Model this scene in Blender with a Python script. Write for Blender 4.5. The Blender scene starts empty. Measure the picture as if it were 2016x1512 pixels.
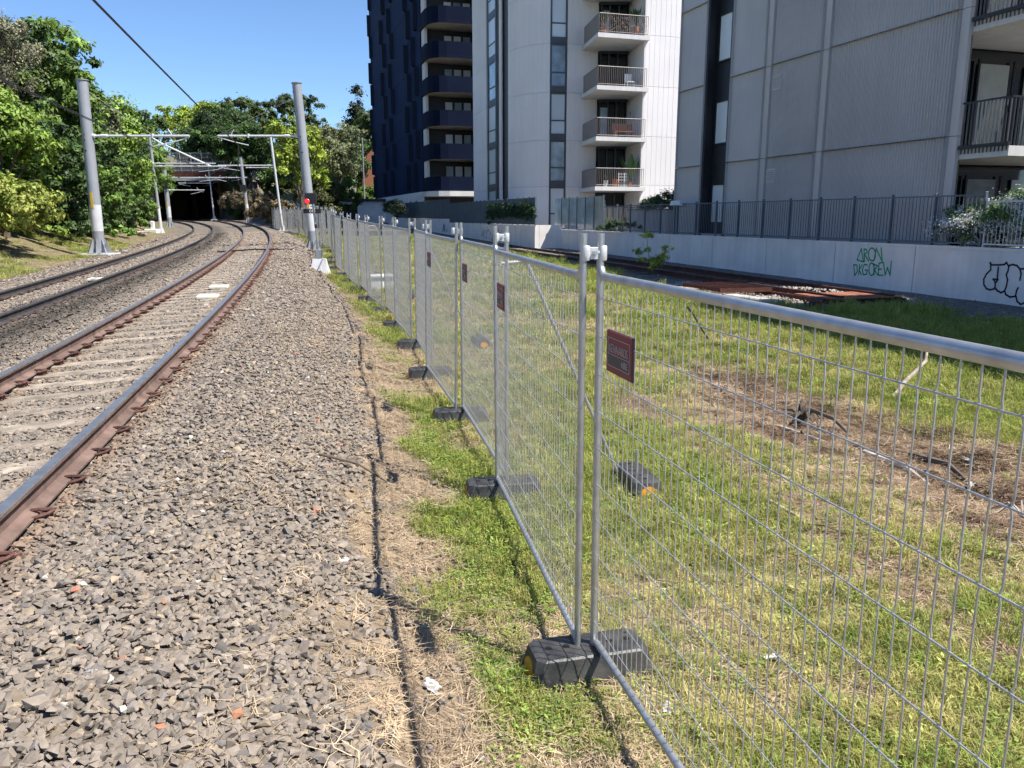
import bpy, math, random
import numpy as np
from mathutils import Vector, Matrix
scene = bpy.context.scene
col = scene.collection
RAD = math.radians
random.seed(7)
rng = np.random.default_rng(11)

# ------------------------------------------------------------ camera, sky, sun, exposure
CAM_Z = 2.2
cd = bpy.data.cameras.new('camera')
cam = bpy.data.objects.new('camera', cd); col.objects.link(cam)
cam.location = (0, 0, CAM_Z)
cam.rotation_euler = (RAD(90 - 11.834), 0, 0)
cd.sensor_fit = 'HORIZONTAL'; cd.sensor_width = 36; cd.lens = 28.036
cd.clip_start = 0.05; cd.clip_end = 4000
scene.camera = cam

SUN_EL, SUN_AZ = 57.5, -20.0          # degrees; azimuth measured from +x towards +y
sun_dir = Vector((math.cos(RAD(SUN_AZ)) * math.cos(RAD(SUN_EL)), math.sin(RAD(SUN_AZ)) * math.cos(RAD(SUN_EL)), math.sin(RAD(SUN_EL))))
world = bpy.data.worlds.new('World'); scene.world = world; world.use_nodes = True
wn = world.node_tree.nodes; wl = world.node_tree.links
bg = wn['Background']
sky = wn.new('ShaderNodeTexSky'); sky.sky_type = 'NISHITA'; sky.sun_disc = False
sky.sun_elevation = RAD(SUN_EL); sky.sun_rotation = RAD(90 - SUN_AZ)
sky.altitude = 1500; sky.air_density = 1.0; sky.dust_density = 0.0; sky.ozone_density = 7.5
wl.new(sky.outputs[0], bg.inputs['Color']); bg.inputs['Strength'].default_value = 0.1
sd = bpy.data.lights.new('sun', 'SUN'); sd.energy = 5.0; sd.angle = RAD(0.53); sd.color = (1.0, 0.945, 0.865)
sun = bpy.data.objects.new('sun', sd); col.objects.link(sun)
sun.rotation_euler = sun_dir.to_track_quat('Z', 'Y').to_euler(); sun.location = (60, -20, 90)
scene.view_settings.view_transform = 'Standard'; scene.view_settings.look = 'None'
scene.view_settings.gamma = 1.0; scene.view_settings.use_curve_mapping = False
scene.view_settings.exposure = 0.9
scene.render.engine = 'CYCLES'
scene.cycles.max_bounces = 4; scene.cycles.diffuse_bounces = 2; scene.cycles.glossy_bounces = 2; scene.cycles.transmission_bounces = 2
scene.cycles.transparent_max_bounces = 4; scene.cycles.use_adaptive_sampling = True; scene.cycles.adaptive_threshold = .03; scene.cycles.use_denoising = True

# ------------------------------------------------------------ helpers
def tag(o, label=None, cat=None, group=None, kind=None):
    if label: o['label'] = label
    if cat: o['category'] = cat
    if group: o['group'] = group
    if kind: o['kind'] = kind
    return o

def thing(name, label, cat, loc=(0, 0, 0), rz=0.0, group=None):
    o = bpy.data.objects.new(name, None); col.objects.link(o)
    o.location = loc; o.rotation_euler = (0, 0, rz); o.empty_display_size = 0.2
    return tag(o, label, cat, group)

class MB:
    """collects faces; build() links them as one mesh object"""
    def __init__(s): s.v = []; s.f = []; s.m = []
    def add(s, vs, fs, mi=0):
        b = len(s.v); s.v += [tuple(p) for p in vs]
        for f in fs: s.f.append(tuple(b + i for i in f)); s.m.append(mi)
        return s
    def box(s, x0, x1, y0, y1, z0, z1, mi=0, mat=None):
        vs = [(x0, y0, z0), (x1, y0, z0), (x1, y1, z0), (x0, y1, z0), (x0, y0, z1), (x1, y0, z1), (x1, y1, z1), (x0, y1, z1)]
        if mat is not None: vs = [tuple(mat @ Vector(p)) for p in vs]
        return s.add(vs, [(0, 3, 2, 1), (4, 5, 6, 7), (0, 1, 5, 4), (1, 2, 6, 5), (2, 3, 7, 6), (3, 0, 4, 7)], mi)
    def cbox(s, x0, x1, y0, y1, z0, z1, c, mi=0, mat=None):
        """box with chamfered top edges and vertical corners"""
        def ring(i, z): return [(x0 + i, y0 + c, z), (x0 + c, y0 + i, z), (x1 - c, y0 + i, z), (x1 - i, y0 + c, z), (x1 - i, y1 - c, z), (x1 - c, y1 - i, z), (x0 + c, y1 - i, z), (x0 + i, y1 - c, z)]
        rings = [ring(0, z0), ring(0, z1 - c), ring(c * .6, z1 - c * .3), ring(c * .999, z1)]
        vs = [p for r in rings for p in r]; fs = []
        for k in range(3):
            for i in range(8): fs.append((k * 8 + i, k * 8 + (i + 1) % 8, k * 8 + 8 + (i + 1) % 8, k * 8 + 8 + i))
        fs.append(tuple(range(24, 32))); fs.append(tuple(reversed(range(8))))
        if mat is not None: vs = [tuple(mat @ Vector(p)) for p in vs]
        return s.add(vs, fs, mi)
    def tube(s, pts, r, n=8, mi=0, cap=True):
        pts = [Vector(p) for p in pts]; k = len(pts)
        rs = r if isinstance(r, (list, tuple)) else [r] * k
        vs = []; fs = []
        t = (pts[1] - pts[0]).normalized()
        ref = Vector((0, 0, 1)) if abs(t.z) < .9 else Vector((1, 0, 0))
        a = t.cross(ref).normalized()
        for i, p in enumerate(pts):
            d = (pts[min(i + 1, k - 1)] - pts[max(i - 1, 0)])
            d = d.normalized() if d.length > 1e-9 else t
            a = (a - d * a.dot(d)).normalized(); b = d.cross(a)
            for j in range(n):
                th = 2 * math.pi * j / n; vs.append(tuple(p + (a * math.cos(th) + b * math.sin(th)) * rs[i]))
        for i in range(k - 1):
            for j in range(n): fs.append((i * n + j, i * n + (j + 1) % n, i * n + n + (j + 1) % n, i * n + n + j))
        if cap: fs.append(tuple(reversed(range(n)))); fs.append(tuple(range((k - 1) * n, k * n)))
        return s.add(vs, fs, mi)
    def prism(s, poly, z0, z1, mi=0, mat=None):
        n = len(poly); vs = [(p[0], p[1], z0) for p in poly] + [(p[0], p[1], z1) for p in poly]
        if mat is not None: vs = [tuple(mat @ Vector(p)) for p in vs]
        fs = [tuple(reversed(range(n))), tuple(range(n, 2 * n))] + [(i, (i + 1) % n, n + (i + 1) % n, n + i) for i in range(n)]
        return s.add(vs, fs, mi)
    def mesh(s, name, mats, smooth=False, sharp=40):
        me = bpy.data.meshes.new(name); me.from_pydata(s.v, [], s.f); me.update()
        mats = mats if isinstance(mats, (list, tuple)) else [mats]
        for m in mats: me.materials.append(m)
        if len(mats) > 1: me.polygons.foreach_set('material_index', s.m)
        if smooth:
            me.polygons.foreach_set('use_smooth', [True] * len(s.f))
            try: me.set_sharp_from_angle(angle=RAD(sharp))
            except Exception: pass
        return me
    def build(s, name, mats, parent=None, smooth=False, loc=None, rot=None):
        o = bpy.data.objects.new(name, s.mesh(name, mats, smooth)); col.objects.link(o)
        if parent is not None: o.parent = parent
        if loc is not None: o.location = loc
        if rot is not None: o.rotation_euler = rot
        return o

def inst(name, me, parent=None, loc=(0, 0, 0), rot=(0, 0, 0), scale=(1, 1, 1)):
    o = bpy.data.objects.new(name, me); col.objects.link(o)
    if parent is not None: o.parent = parent
    o.location = loc; o.rotation_euler = rot; o.scale = scale
    return o

def text(name, body, size, mat, parent, loc, rot, width=1.0, ext=0.001):
    cu = bpy.data.curves.new(name, 'FONT'); cu.body = body; cu.size = size; cu.extrude = ext
    cu.align_x = 'CENTER'; cu.align_y = 'CENTER'; cu.materials.append(mat)
    tmp = bpy.data.objects.new(name, cu); col.objects.link(tmp); bpy.context.view_layer.update()
    me = bpy.data.meshes.new_from_object(tmp.evaluated_get(bpy.context.evaluated_depsgraph_get())); bpy.data.objects.remove(tmp); bpy.data.curves.remove(cu)
    me.materials.clear(); me.materials.append(mat)
    o = bpy.data.objects.new(name, me); col.objects.link(o); o.parent = parent
    o.location = loc; o.rotation_euler = rot; o.scale = (width, 1, 1)
    return o

# value noise on numpy arrays
def vnoise(x, y, seed=0):
    xi = np.floor(x).astype(np.int64); yi = np.floor(y).astype(np.int64); fx = x - xi; fy = y - yi
    fx = fx * fx * (3 - 2 * fx); fy = fy * fy * (3 - 2 * fy)
    def h(a, b):
        n = (a * 374761393 + b * 668265263 + seed * 974711) & 0x7fffffff
        n = ((n ^ (n >> 13)) * 1274126177) & 0x7fffffff
        return ((n ^ (n >> 16)) & 0xffff) / 65535.0
    return (h(xi, yi) * (1 - fx) + h(xi + 1, yi) * fx) * (1 - fy) + (h(xi, yi + 1) * (1 - fx) + h(xi + 1, yi + 1) * fx) * fy
def fbm(x, y, seed=0, oct=3):
    s = 0; a = .5; t = 0
    for k in range(oct):
        s = s + a * vnoise(x * 2 ** k, y * 2 ** k, seed + k); t += a; a *= .5
    return s / t
def sstep(a, b, x): t = np.clip((x - a) / (b - a), 0, 1); return t * t * (3 - 2 * t)

# ------------------------------------------------------------ materials
def srgb(r, g, b):
    f = lambda c: c / 12.92 if c <= .04045 else ((c + .055) / 1.055) ** 2.4
    return (f(r / 255), f(g / 255), f(b / 255))
def material(name, c, rough=.6, metal=0.0, var=.12, scale=4.0, bump=0.0, bscale=60.0, c2=None, streak=0.0, spec=.5, detail=4.0, island=0.0):
    m = bpy.data.materials.new(name); m.use_nodes = True
    nt = m.node_tree; N = nt.nodes; L = nt.links; b = N['Principled BSDF']
    b.inputs['Roughness'].default_value = rough; b.inputs['Metallic'].default_value = metal
    b.inputs['Specular IOR Level'].default_value = spec
    tc = N.new('ShaderNodeTexCoord'); no = N.new('ShaderNodeTexNoise'); no.inputs['Scale'].default_value = scale; no.inputs['Detail'].default_value = detail
    L.new(tc.outputs['Object'], no.inputs['Vector'])
    ra = N.new('ShaderNodeValToRGB'); L.new(no.outputs['Fac'], ra.inputs['Fac'])
    lo = tuple(x * (1 - var) for x in c); hi = tuple(min(1, x * (1 + var)) for x in (c2 or c))
    ra.color_ramp.elements[0].position = .3; ra.color_ramp.elements[1].position = .7
    ra.color_ramp.elements[0].color = lo + (1,); ra.color_ramp.elements[1].color = hi + (1,)
    out = ra.outputs['Color']
    if streak > 0:
        mp = N.new('ShaderNodeMapping'); mp.inputs['Scale'].default_value = (3.0, 3.0, .25); L.new(tc.outputs['Object'], mp.inputs['Vector'])
        n2 = N.new('ShaderNodeTexNoise'); n2.inputs['Scale'].default_value = 1.6; n2.inputs['Detail'].default_value = 5; L.new(mp.outputs[0], n2.inputs['Vector'])
        r2 = N.new('ShaderNodeMapRange'); r2.inputs['From Min'].default_value = .35; r2.inputs['From Max'].default_value = .7
        r2.inputs['To Min'].default_value = 1.0; r2.inputs['To Max'].default_value = 1 - streak; L.new(n2.outputs['Fac'], r2.inputs['Value'])
        mx = N.new('ShaderNodeMix'); mx.data_type = 'RGBA'; mx.blend_type = 'MULTIPLY'; mx.inputs[0].default_value = 1
        L.new(out, mx.inputs[6]); L.new(r2.outputs[0], mx.inputs[7]); out = mx.outputs[2]
    if island > 0:
        oi = N.new('ShaderNodeObjectInfo'); r3 = N.new('ShaderNodeMapRange'); r3.inputs['To Min'].default_value = 1 - island; r3.inputs['To Max'].default_value = 1 + island
        L.new(oi.outputs['Random'], r3.inputs['Value'])
        mx = N.new('ShaderNodeMix'); mx.data_type = 'RGBA'; mx.blend_type = 'MULTIPLY'; mx.inputs[0].default_value = 1
        L.new(out, mx.inputs[6]); L.new(r3.outputs[0], mx.inputs[7]); out = mx.outputs[2]
    L.new(out, b.inputs['Base Color'])
    if bump > 0:
        n3 = N.new('ShaderNodeTexNoise'); n3.inputs['Scale'].default_value = bscale; n3.inputs['Detail'].default_value = 5; L.new(tc.outputs['Object'], n3.inputs['Vector'])
        bp = N.new('ShaderNodeBump'); bp.inputs['Strength'].default_value = bump; bp.inputs['Distance'].default_value = .02
        L.new(n3.outputs['Fac'], bp.inputs['Height']); L.new(bp.outputs[0], b.inputs['Normal'])
    return m
def tint_material(name, rough=.75, atype='INSTANCER', var=.25, scale=9.0, trans=0.0, bump=0.0, spec=.3):
    """colour comes from the 'tint' attribute of the instance (or of the mesh)"""
    m = bpy.data.materials.new(name); m.use_nodes = True
    nt = m.node_tree; N = nt.nodes; L = nt.links; b = N['Principled BSDF']; b.inputs['Roughness'].default_value = rough
    b.inputs['Specular IOR Level'].default_value = spec
    at = N.new('ShaderNodeAttribute'); at.attribute_type = atype; at.attribute_name = 'tint'
    out = at.outputs['Color']
    if var > 0:
        tc = N.new('ShaderNodeTexCoord'); no = N.new('ShaderNodeTexNoise'); no.inputs['Scale'].default_value = scale; no.inputs['Detail'].default_value = 3
        L.new(tc.outputs['Object'], no.inputs['Vector'])
        mr = N.new('ShaderNodeMapRange'); mr.inputs['From Min'].default_value = .3; mr.inputs['From Max'].default_value = .7; mr.inputs['To Min'].default_value = 1 - var; mr.inputs['To Max'].default_value = 1 + var
        L.new(no.outputs['Fac'], mr.inputs['Value'])
        mx = N.new('ShaderNodeMix'); mx.data_type = 'RGBA'; mx.blend_type = 'MULTIPLY'; mx.inputs[0].default_value = 1
        L.new(out, mx.inputs[6]); L.new(mr.outputs[0], mx.inputs[7]); out = mx.outputs[2]
        if bump > 0:
            bp = N.new('ShaderNodeBump'); bp.inputs['Strength'].default_value = bump; bp.inputs['Distance'].default_value = .02
            L.new(no.outputs['Fac'], bp.inputs['Height']); L.new(bp.outputs[0], b.inputs['Normal'])
    L.new(out, b.inputs['Base Color'])
    if trans > 0:
        tr = N.new('ShaderNodeBsdfTranslucent'); L.new(out, tr.inputs['Color']); ms = N.new('ShaderNodeMixShader'); ms.inputs[0].default_value = trans
        L.new(b.outputs[0], ms.inputs[1]); L.new(tr.outputs[0], ms.inputs[2]); L.new(ms.outputs[0], N['Material Output'].inputs['Surface'])
    return m
def emissive(name, c, s):
    m = material(name, c, .3); b = m.node_tree.nodes['Principled BSDF']
    b.inputs['Emission Color'].default_value = c + (1,); b.inputs['Emission Strength'].default_value = s; return m

M = {}
M['galv'] = material('galvanised_steel', (.47, .48, .49), .42, .75, .16, 14, .05, 90)
M['galv_wire'] = material('galvanised_wire', (.46, .46, .455), .42, .5, .15, 20)
M['galv_dull'] = material('galvanised_coupler', (.62, .63, .63), .5, .35, .12, 20, .08, 120)
M['rail_top'] = material('rail_running_surface', (.44, .435, .43), .36, .85, .15, 12)
M['rail_rust'] = material('rail_rust', (.115, .072, .058), .85, .0, .3, 5, .25, 70, c2=(.165, .11, .092))
M['rail_dark'] = material('rail_brake_dust', (.05, .045, .045), .7, .0, .3, 5, .25, 70)
M['rust'] = material('rust_orange', (.16, .052, .028), .9, .0, .35, 3, .3, 50, c2=(.26, .10, .055))
M['rust_dark'] = material('rust_dark', (.085, .028, .018), .9, .0, .35, 6, .3, 50)
M['clip'] = material('rusty_clip', (.095, .045, .035), .85, .0, .35, 30, .3, 80, island=.25)
M['sleeper'] = material('sleeper_concrete', (.20, .165, .128), .9, 0, .3, 5, .35, 60, c2=(.28, .235, .185), island=.2)
M['concrete'] = material('concrete', (.44, .43, .41), .9, 0, .15, 2.0, .2, 40, streak=.25)
M['wall_paint'] = material('painted_wall', (.80, .755, .71), .85, 0, .09, 1.1, .12, 30, streak=.11)
M['joint'] = material('joint_line', (.10, .10, .11), .9)
M['rubber'] = material('recycled_plastic', (.030, .031, .034), .48, 0, .35, 7, .15, 60, c2=(.06, .058, .055))
M['hole'] = material('dark_hole', (.004, .004, .004), 1)
M['amber'] = material('amber_reflector', (.62, .27, .012), .35)
M['mast'] = material('mast_steel', (.35, .365, .39), .5, .3, .10, 1.5, .03, 60, streak=.12)
M['mast_white'] = material('mast_whitewash', (.60, .61, .62), .6, 0, .1, 3, streak=.2)
M['arm'] = material('cantilever_alloy', (.66, .67, .68), .45, .3, .08, 5)
M['insul'] = material('insulator', (.10, .06, .05), .4)
M['wire'] = material('copper_wire', (.035, .035, .04), .6, .3)
M['yellow'] = material('yellow_tag', (.62, .40, .03), .6)
M['black'] = material('black_paint', (.018, .018, .021), .55)
M['white'] = material('white_paint', (.75, .75, .74), .6, 0, .06, 6)
M['plate'] = material('cream_plastic', (.64, .62, .50), .6, 0, .08, 6)
M['red_sign'] = material('red_sign', (.20, .028, .028), .5, 0, .12, 9)
M['grey_sign'] = material('charcoal_sign', (.055, .05, .05), .5)
M['sign_text'] = material('sign_lettering', (.42, .33, .32), .6)
M['sign_edge'] = material('sign_backing', (.12, .10, .12), .5)
M['cable'] = material('black_cable', (.012, .012, .013), .6)
M['litter'] = material('white_litter', (.55, .54, .51), .8, 0, .2, 14)
M['wood_dead'] = material('weathered_wood', (.30, .24, .19), .9, 0, .3, 12, .3, 60, c2=(.40, .34, .28))
M['bark'] = material('bark', (.11, .085, .065), .95, 0, .35, 4, .5, 12)
M['brick_frag'] = material('brick_fragment', (.45, .16, .09), .9, 0, .2, 20)
# buildings
M['clad_grey'] = material('ribbed_grey_cladding', (.47, .455, .455), .62, .05, .10, .35, 0, 60, streak=.05)
M['clad_smooth'] = material('smooth_grey_render', (.54, .515, .505), .8, 0, .07, .6, .05, 50, streak=.06)
M['precast'] = material('pale_precast', (.76, .725, .70), .8, 0, .045, .35, .04, 40, streak=.025, island=.03)
M['precast_band'] = material('pale_concrete', (.62, .61, .59), .85, 0, .06, 1.0, .08, 40, streak=.12)
M['navy'] = material('navy_cladding', (.010, .023, .066), .75, .0, .12, .5, 0, 60, streak=.1, island=.06, spec=.06)
M['navy_dark'] = material('navy_parapet', (.006, .0105, .028), .75, .0, .12, .5, spec=.06, island=.1)
M['fin'] = material('bronze_fin', (.014, .020, .034), .7, .0, .1, 1, spec=.1)
M['frame'] = material('charcoal_frame', (.085, .088, .095), .5, .2)
M['frame_dk'] = material('dark_frame', (.022, .023, .028), .5, .1)
M['glass_pale'] = material('glass_with_pale_blind', (.62, .67, .69), .28, 0, .06, .6, spec=.4, island=.10)
M['glass_mid'] = material('glass_with_curtain', (.27, .34, .37), .12, 0, .3, 1.2, spec=.9, island=.3)
M['glass_dark'] = material('dark_glass', (.012, .016, .02), .04, 0, .3, 1, spec=.9)
M['curtain'] = material('pale_curtain', (.42, .46, .44), .9, 0, .1, 3)
M['beige'] = material('beige_metal_panel', (.24, .20, .175), .6, .1, .06, 2)
M['rail_bar'] = material('taupe_balustrade', (.19, .165, .15), .55, .2)
M['soffit'] = material('soffit_render', (.34, .32, .30), .9)
M['blue_fence'] = material('blue_grey_powdercoat', (.11, .135, .165), .5, .1, .08, 3)
M['blue_screen'] = material('blue_grey_screen', (.045, .075, .105), .6, .0, .15, 1)
M['brick'] = material('red_brick', (.26, .105, .06), .9, 0, .2, 6)
M['roof'] = material('dark_roof', (.045, .045, .05), .8)
M['green_paint'] = material('green_spray_paint', (.02, .34, .13), .6)
M['black_paint'] = material('black_spray_paint', (.012, .011, .02), .6)
M['blue_spray'] = material('blue_spray_paint', (.03, .06, .22), .6)
M['grey_spray'] = material('grey_spray_paint', (.10, .11, .14), .6)
M['tunnel'] = material('tunnel_shade_concrete', (.03, .03, .03), .95, 0, .3, 1)  # near black: shade of the tunnel mouth is put into the concrete colour
M['steel_white'] = material('white_girder', (.33, .33, .32), .7, 0, .1, 1, streak=.2)
M['mesh_screen'] = material('screen_mesh', (.30, .31, .32), .6, .3)
M['red_lamp'] = emissive('red_signal_lens', (.9, .01, .02), 2.2)
M['terracotta'] = material('terracotta', (.50, .17, .07), .8)
M['timber'] = material('red_timber', (.27, .10, .06), .7, 0, .2, 6)
M['fleck'] = material('dry_yellow_reed', (.45, .33, .06), .9)
M['leaf'] = tint_material('leaf', .55, 'GEOMETRY', var=0, trans=.28, spec=.35)
M['grass'] = tint_material('grass_blade', .6, 'INSTANCER', var=0, trans=.30)
M['straw'] = tint_material('straw_blade', .8, 'GEOMETRY', var=0, trans=.15)
M['stone'] = tint_material('ballast_stone', .9, 'INSTANCER', var=.22, scale=1.6, bump=.35)
# ------------------------------------------------------------ plan of the place
PA = np.array([-1.80859594e-06, -8.71524253e-04, -2.15779341e-01, -2.58768943e+00])   # near track centre line x(y)
PB = np.array([-5.99323028e-06, -3.82662587e-04, -2.41049141e-01, -5.83198052e+00])   # far track centre line x(y)
xA = lambda y: np.polyval(PA, y); xB = lambda y: np.polyval(PB, y)
dA = lambda y: np.polyval(np.polyder(PA), y); dB = lambda y: np.polyval(np.polyder(PB), y)
zr = lambda y: .62 + .0107 * np.asarray(y, float)            # rail head level of the near track
JOINTS = [(.36, 3.56), (-.08, 6.03), (-.57, 8.40), (-1.13, 10.72), (-1.62, 13.10), (-2.22, 15.40), (-2.82, 17.60), (-3.55, 19.90), (-4.20, 22.15), (-4.90, 24.40)]
ctrl = [JOINTS[-1], (-6.6, 30), (-8.4, 38), (-12.3, 50), (-15.5, 60), (-23.6, 80)]
_p = np.array(ctrl); _s = np.r_[0, np.cumsum(np.hypot(*np.diff(_p, axis=0).T))]
for s_ in np.arange(2.42, _s[-1], 2.42): JOINTS.append((float(np.interp(s_, _s, _p[:, 0])), float(np.interp(s_, _s, _p[:, 1]))))
JOINTS = [(.36 + .224 / .918 * 2.38, 3.56 - 2.38)] + JOINTS    # the joint behind the frame's edge comes first
_fy = np.array([-30.] + [j[1] for j in JOINTS] + [118., 400.]); _fx = np.array([JOINTS[0][0] + 7.6] + [j[0] for j in JOINTS] + [-33., -120.])
xF = lambda y: np.interp(y, _fy, _fx)
zf = lambda y: np.interp(y, [0, 8, 16, 25, 32, 40, 58, 80, 120], [0, .02, .08, .2, .4, .58, .75, 1.0, 1.7])
UX, UY, NX, NY = -.2957, .9553, .9553, .2957                   # along and across the wall and the buildings

def ground_z(x, y):
    x = np.asarray(x, float); y = np.asarray(y, float); yc = np.clip(y, -5, 170)
    ca = 1 / np.hypot(1, dA(yc)); t = (x - xA(yc)) * ca; tB = (x - xB(yc)) / np.hypot(1, dB(yc)); tf = (xF(yc) - xA(yc)) * ca
    zb = zr(yc) - .19 - .022 * (np.abs(t) < .8) + .012 * ((t > .85) & (t < 1.6))
    bed = zb + np.clip(t, -1.2, 1.4) * .053 * (t > -1.8)
    w = sstep(-.2, 1.0, (-1.55 - t) / 1.4)
    bedB = zb - .113 + np.clip(tB, -1.4, 1.2) * .047
    z = np.where(t > -1.55, bed, bed * (1 - w) + bedB * w)
    # right shoulder falls to the fence
    k = np.clip((t - 1.55) / np.maximum(tf - .25 - 1.55, .3), 0, 1); ks = k * k * (3 - 2 * k) * .5 + k * .5
    z = np.where(t > 1.55, bed * (1 - ks) + zf(yc) * ks, z)
    # yard on the right of the fence
    e = (x - xF(yc)) * ca; n = NX * x + NY * y; u = UX * x + UY * y
    zw = np.interp(u, [5, 13, 45, 90, 140], [.10, .17, .43, 1.1, 2.0])
    ky = sstep(0, 1, e / np.maximum(14.5 - (NX * xF(yc) + NY * yc), 2.0))
    yard = zf(yc) * (1 - ky) + zw * ky + (fbm(x * .6, y * .6, 3) - .5) * .10 * sstep(.3, 2, e) * (1 - sstep(13, 14, n))
    sw = np.exp(-((e - 3.9 - .5 * (vnoise(y * .35, y * 0, 5) - .5)) / 1.0) ** 2) * sstep(1, 4, y) * (1 - sstep(13, 18, y))
    yard = yard - .13 * sw + sw * (fbm(x * 2.6, y * 2.6, 15) - .5) * .40
    z = np.where(e > 0, np.where(tf > 1.8, yard, z), z)
    # left bank
    z = z + np.where(tB < -2.2, np.minimum(sstep(2.2, 14, -tB) * 3.2, 3.2) - .12 * sstep(2.2, 3.2, -tB), 0)
    z = z + np.where(tB < -14, np.minimum((-tB - 14) * .12, 9), 0)
    # hill that the line runs into
    inside = (t < 3.05) & (tB > -3.05)
    hillw = 1 - sstep(-42, -33, x) * .85
    rise = (sstep(118.2, 119.0, y) * 6.6 + sstep(119, 190, y) * 9) * hillw
    side = sstep(3.2, 11, t) * sstep(82, 120, y) * 4.2 * (1 - sstep(-33, -25, x)) * (1 - sstep(118.2, 119, y))
    z = z + np.where(inside, 0, rise) + side
    # fine unevenness of soil
    return z + (fbm(x * 2.1, y * 2.1, 8) - .5) * .035 * (1 - sstep(25, 60, y)) * np.where((t > 2.1) | (tB < -2), 1, .25)

def grid_lines(parts):
    out = []
    for a, b, s in parts: out += list(np.arange(a, b, s))
    return np.array(out + [parts[-1][1]])
gx = np.r_[-900, -500, -300, -200, -150, -120, -100, -88, -78, -70, grid_lines([(-64, -30, .8), (-30, -8, .4), (-8, 9, .14), (9, 26, .6)]), 30, 36, 44, 55, 70, 95, 130, 200, 350, 900]
gy = np.r_[-300, -120, -60, -30, -15, -8, -4, -2, -1, -.3, grid_lines([(0, 15, .14), (15, 40, .4), (40, 117, .9), (117, 120, .2), (120, 165, 1.5)]), 180, 200, 240, 300, 400, 600, 1000, 2000]
GX, GY = np.meshgrid(gx, gy); GZ = ground_z(GX, GY)
nx_, ny_ = len(gx), len(gy)
idx = np.arange(nx_ * ny_).reshape(ny_, nx_)
faces = np.stack([idx[:-1, :-1], idx[:-1, 1:], idx[1:, 1:], idx[1:, :-1]], -1).reshape(-1, 4)

def cover(x, y):
    """what covers the ground: weights of ballast, grass, straw (rest is soil)"""
    yc = np.clip(y, -5, 170); ca = 1 / np.hypot(1, dA(yc)); t = (x - xA(yc)) * ca; tB = (x - xB(yc)) / np.hypot(1, dB(yc)); e = (x - xF(yc)) * ca
    n = NX * x + NY * y; u = UX * x + UY * y
    nz = fbm(x * 1.7, y * 1.7, 21) - .5; nz2 = fbm(x * .8, y * .8, 31, 4); nz3 = fbm(x * 3.5, y * 3.5, 41)
    near = 1 - sstep(14, 24, y)
    edge = -np.interp(y, [0, 4.5, 8, 14, 24], [1.25, 1.15, .98, .92, .8]) + nz * .8
    ballast = sstep(-.14, .14, edge - e) * sstep(-2.9, -2.2, tB + nz * .8)
    left = sstep(-2.5, -3.3, tB + nz)
    strip = sstep(-.72, -.42, e + nz * .8 - .05) * (1 - sstep(.0, .12, e))
    strip = strip * (1 - ballast) * (.12 + .88 * sstep(.45, .60, nz2 + .06))
    yard = sstep(0, .15, e) * (1 - sstep(10.9, 11.7, n + nz * 1.2 - 2.4 * (u < 14.6) + .9 * sstep(15, 16, u) * (1 - sstep(23, 25, u)))) * (1 - .0 * u)
    dirt = np.exp(-((e - 4.0 - .6 * (vnoise(y * .35, y * 0, 5) - .5)) / np.interp(y, [3, 7.5, 11], [1.35, 1.15, .6])) ** 2) * sstep(.5, 3, y) * (1 - sstep(10, 13, y)) * 1.5
    dirt = np.maximum(dirt, np.exp(-((e - 2.15) / .25) ** 2) * .8 * (1 - sstep(9, 11, y)))
    green = yard * np.clip(1 - dirt * sstep(.25, .5, nz3 + .2), 0, 1)
    lush = sstep(.34, .62, nz2 + sstep(4.5, 8, e) * .18)
    grass = np.clip(np.maximum(strip, green * (.35 + .65 * lush)) + left * sstep(.5, .62, nz2 + .04) * (y < 45), 0, 1)
    straw = np.clip(left * .8 * (y < 46) + (1 - sstep(.1, .5, ballast)) * (1 - grass) * sstep(-2.2, -1.2, e + nz) * (e < .1) + yard * (1 - green) * .5 + yard * (1 - lush) * .45, 0, 1)
    return ballast, grass, straw, dirt * yard, lush, e, t, tB, n, u
bal, gra, stw, drt, lus, eE, tT, tBb, nN, uU = cover(GX, GY)
c_bal = np.array([.17, .145, .12]); c_gra = np.array([.115, .135, .045]); c_soil = np.array([.21, .158, .105]); c_stw = np.array([.28, .21, .14]); c_drt = np.array([.145, .094, .06])
colr = np.zeros(GX.shape + (3,)) + c_soil
def mixc(w, c): global colr; colr = colr * (1 - w[..., None]) + c * w[..., None]
mixc(stw * .8, c_stw); mixc(np.clip(drt, 0, 1) * .85, c_drt); mixc(gra * .75, c_gra); mixc(bal, c_bal)
yardb = sstep(11.2, 12.0, nN - 2.4 * (uU < 14.6)) * (eE > 0); mixc(yardb * .9, np.array([.15, .14, .13]))
mixc(sstep(10.3, 11.1, nN) * (1 - sstep(14.8, 15.4, nN)) * sstep(14.8, 15.8, uU) * (1 - sstep(21, 23, uU)) * .8, np.array([.36, .31, .25]))
mixc(sstep(-2.6, -3.4, tBb) * .8, np.array([.17, .15, .075]))
far = sstep(60, 90, GY) * (1 - bal); mixc(far * .6, np.array([.12, .13, .06]))
mixc(((np.abs(tBb - 1.15) < .45) & (GY < 90)) * .75 * (bal > .5), np.array([.055, .052, .05]))
colr *= (.85 + .3 * fbm(GX * 4, GY * 4, 77))[..., None]
gm = bpy.data.meshes.new('ground')
gm.from_pydata(np.stack([GX, GY, GZ], -1).reshape(-1, 3).tolist(), [], faces.tolist()); gm.update()
gm.polygons.foreach_set('use_smooth', [True] * len(faces))
at = gm.color_attributes.new('tint', 'FLOAT_COLOR', 'POINT')
at.data.foreach_set('color', np.concatenate([colr, np.ones(GX.shape + (1,))], -1).astype(np.float32).ravel())
mg = tint_material('ground_cover', .95, 'GEOMETRY', var=.3, scale=5, bump=0, spec=.2)
N = mg.node_tree.nodes; L = mg.node_tree.links
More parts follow.
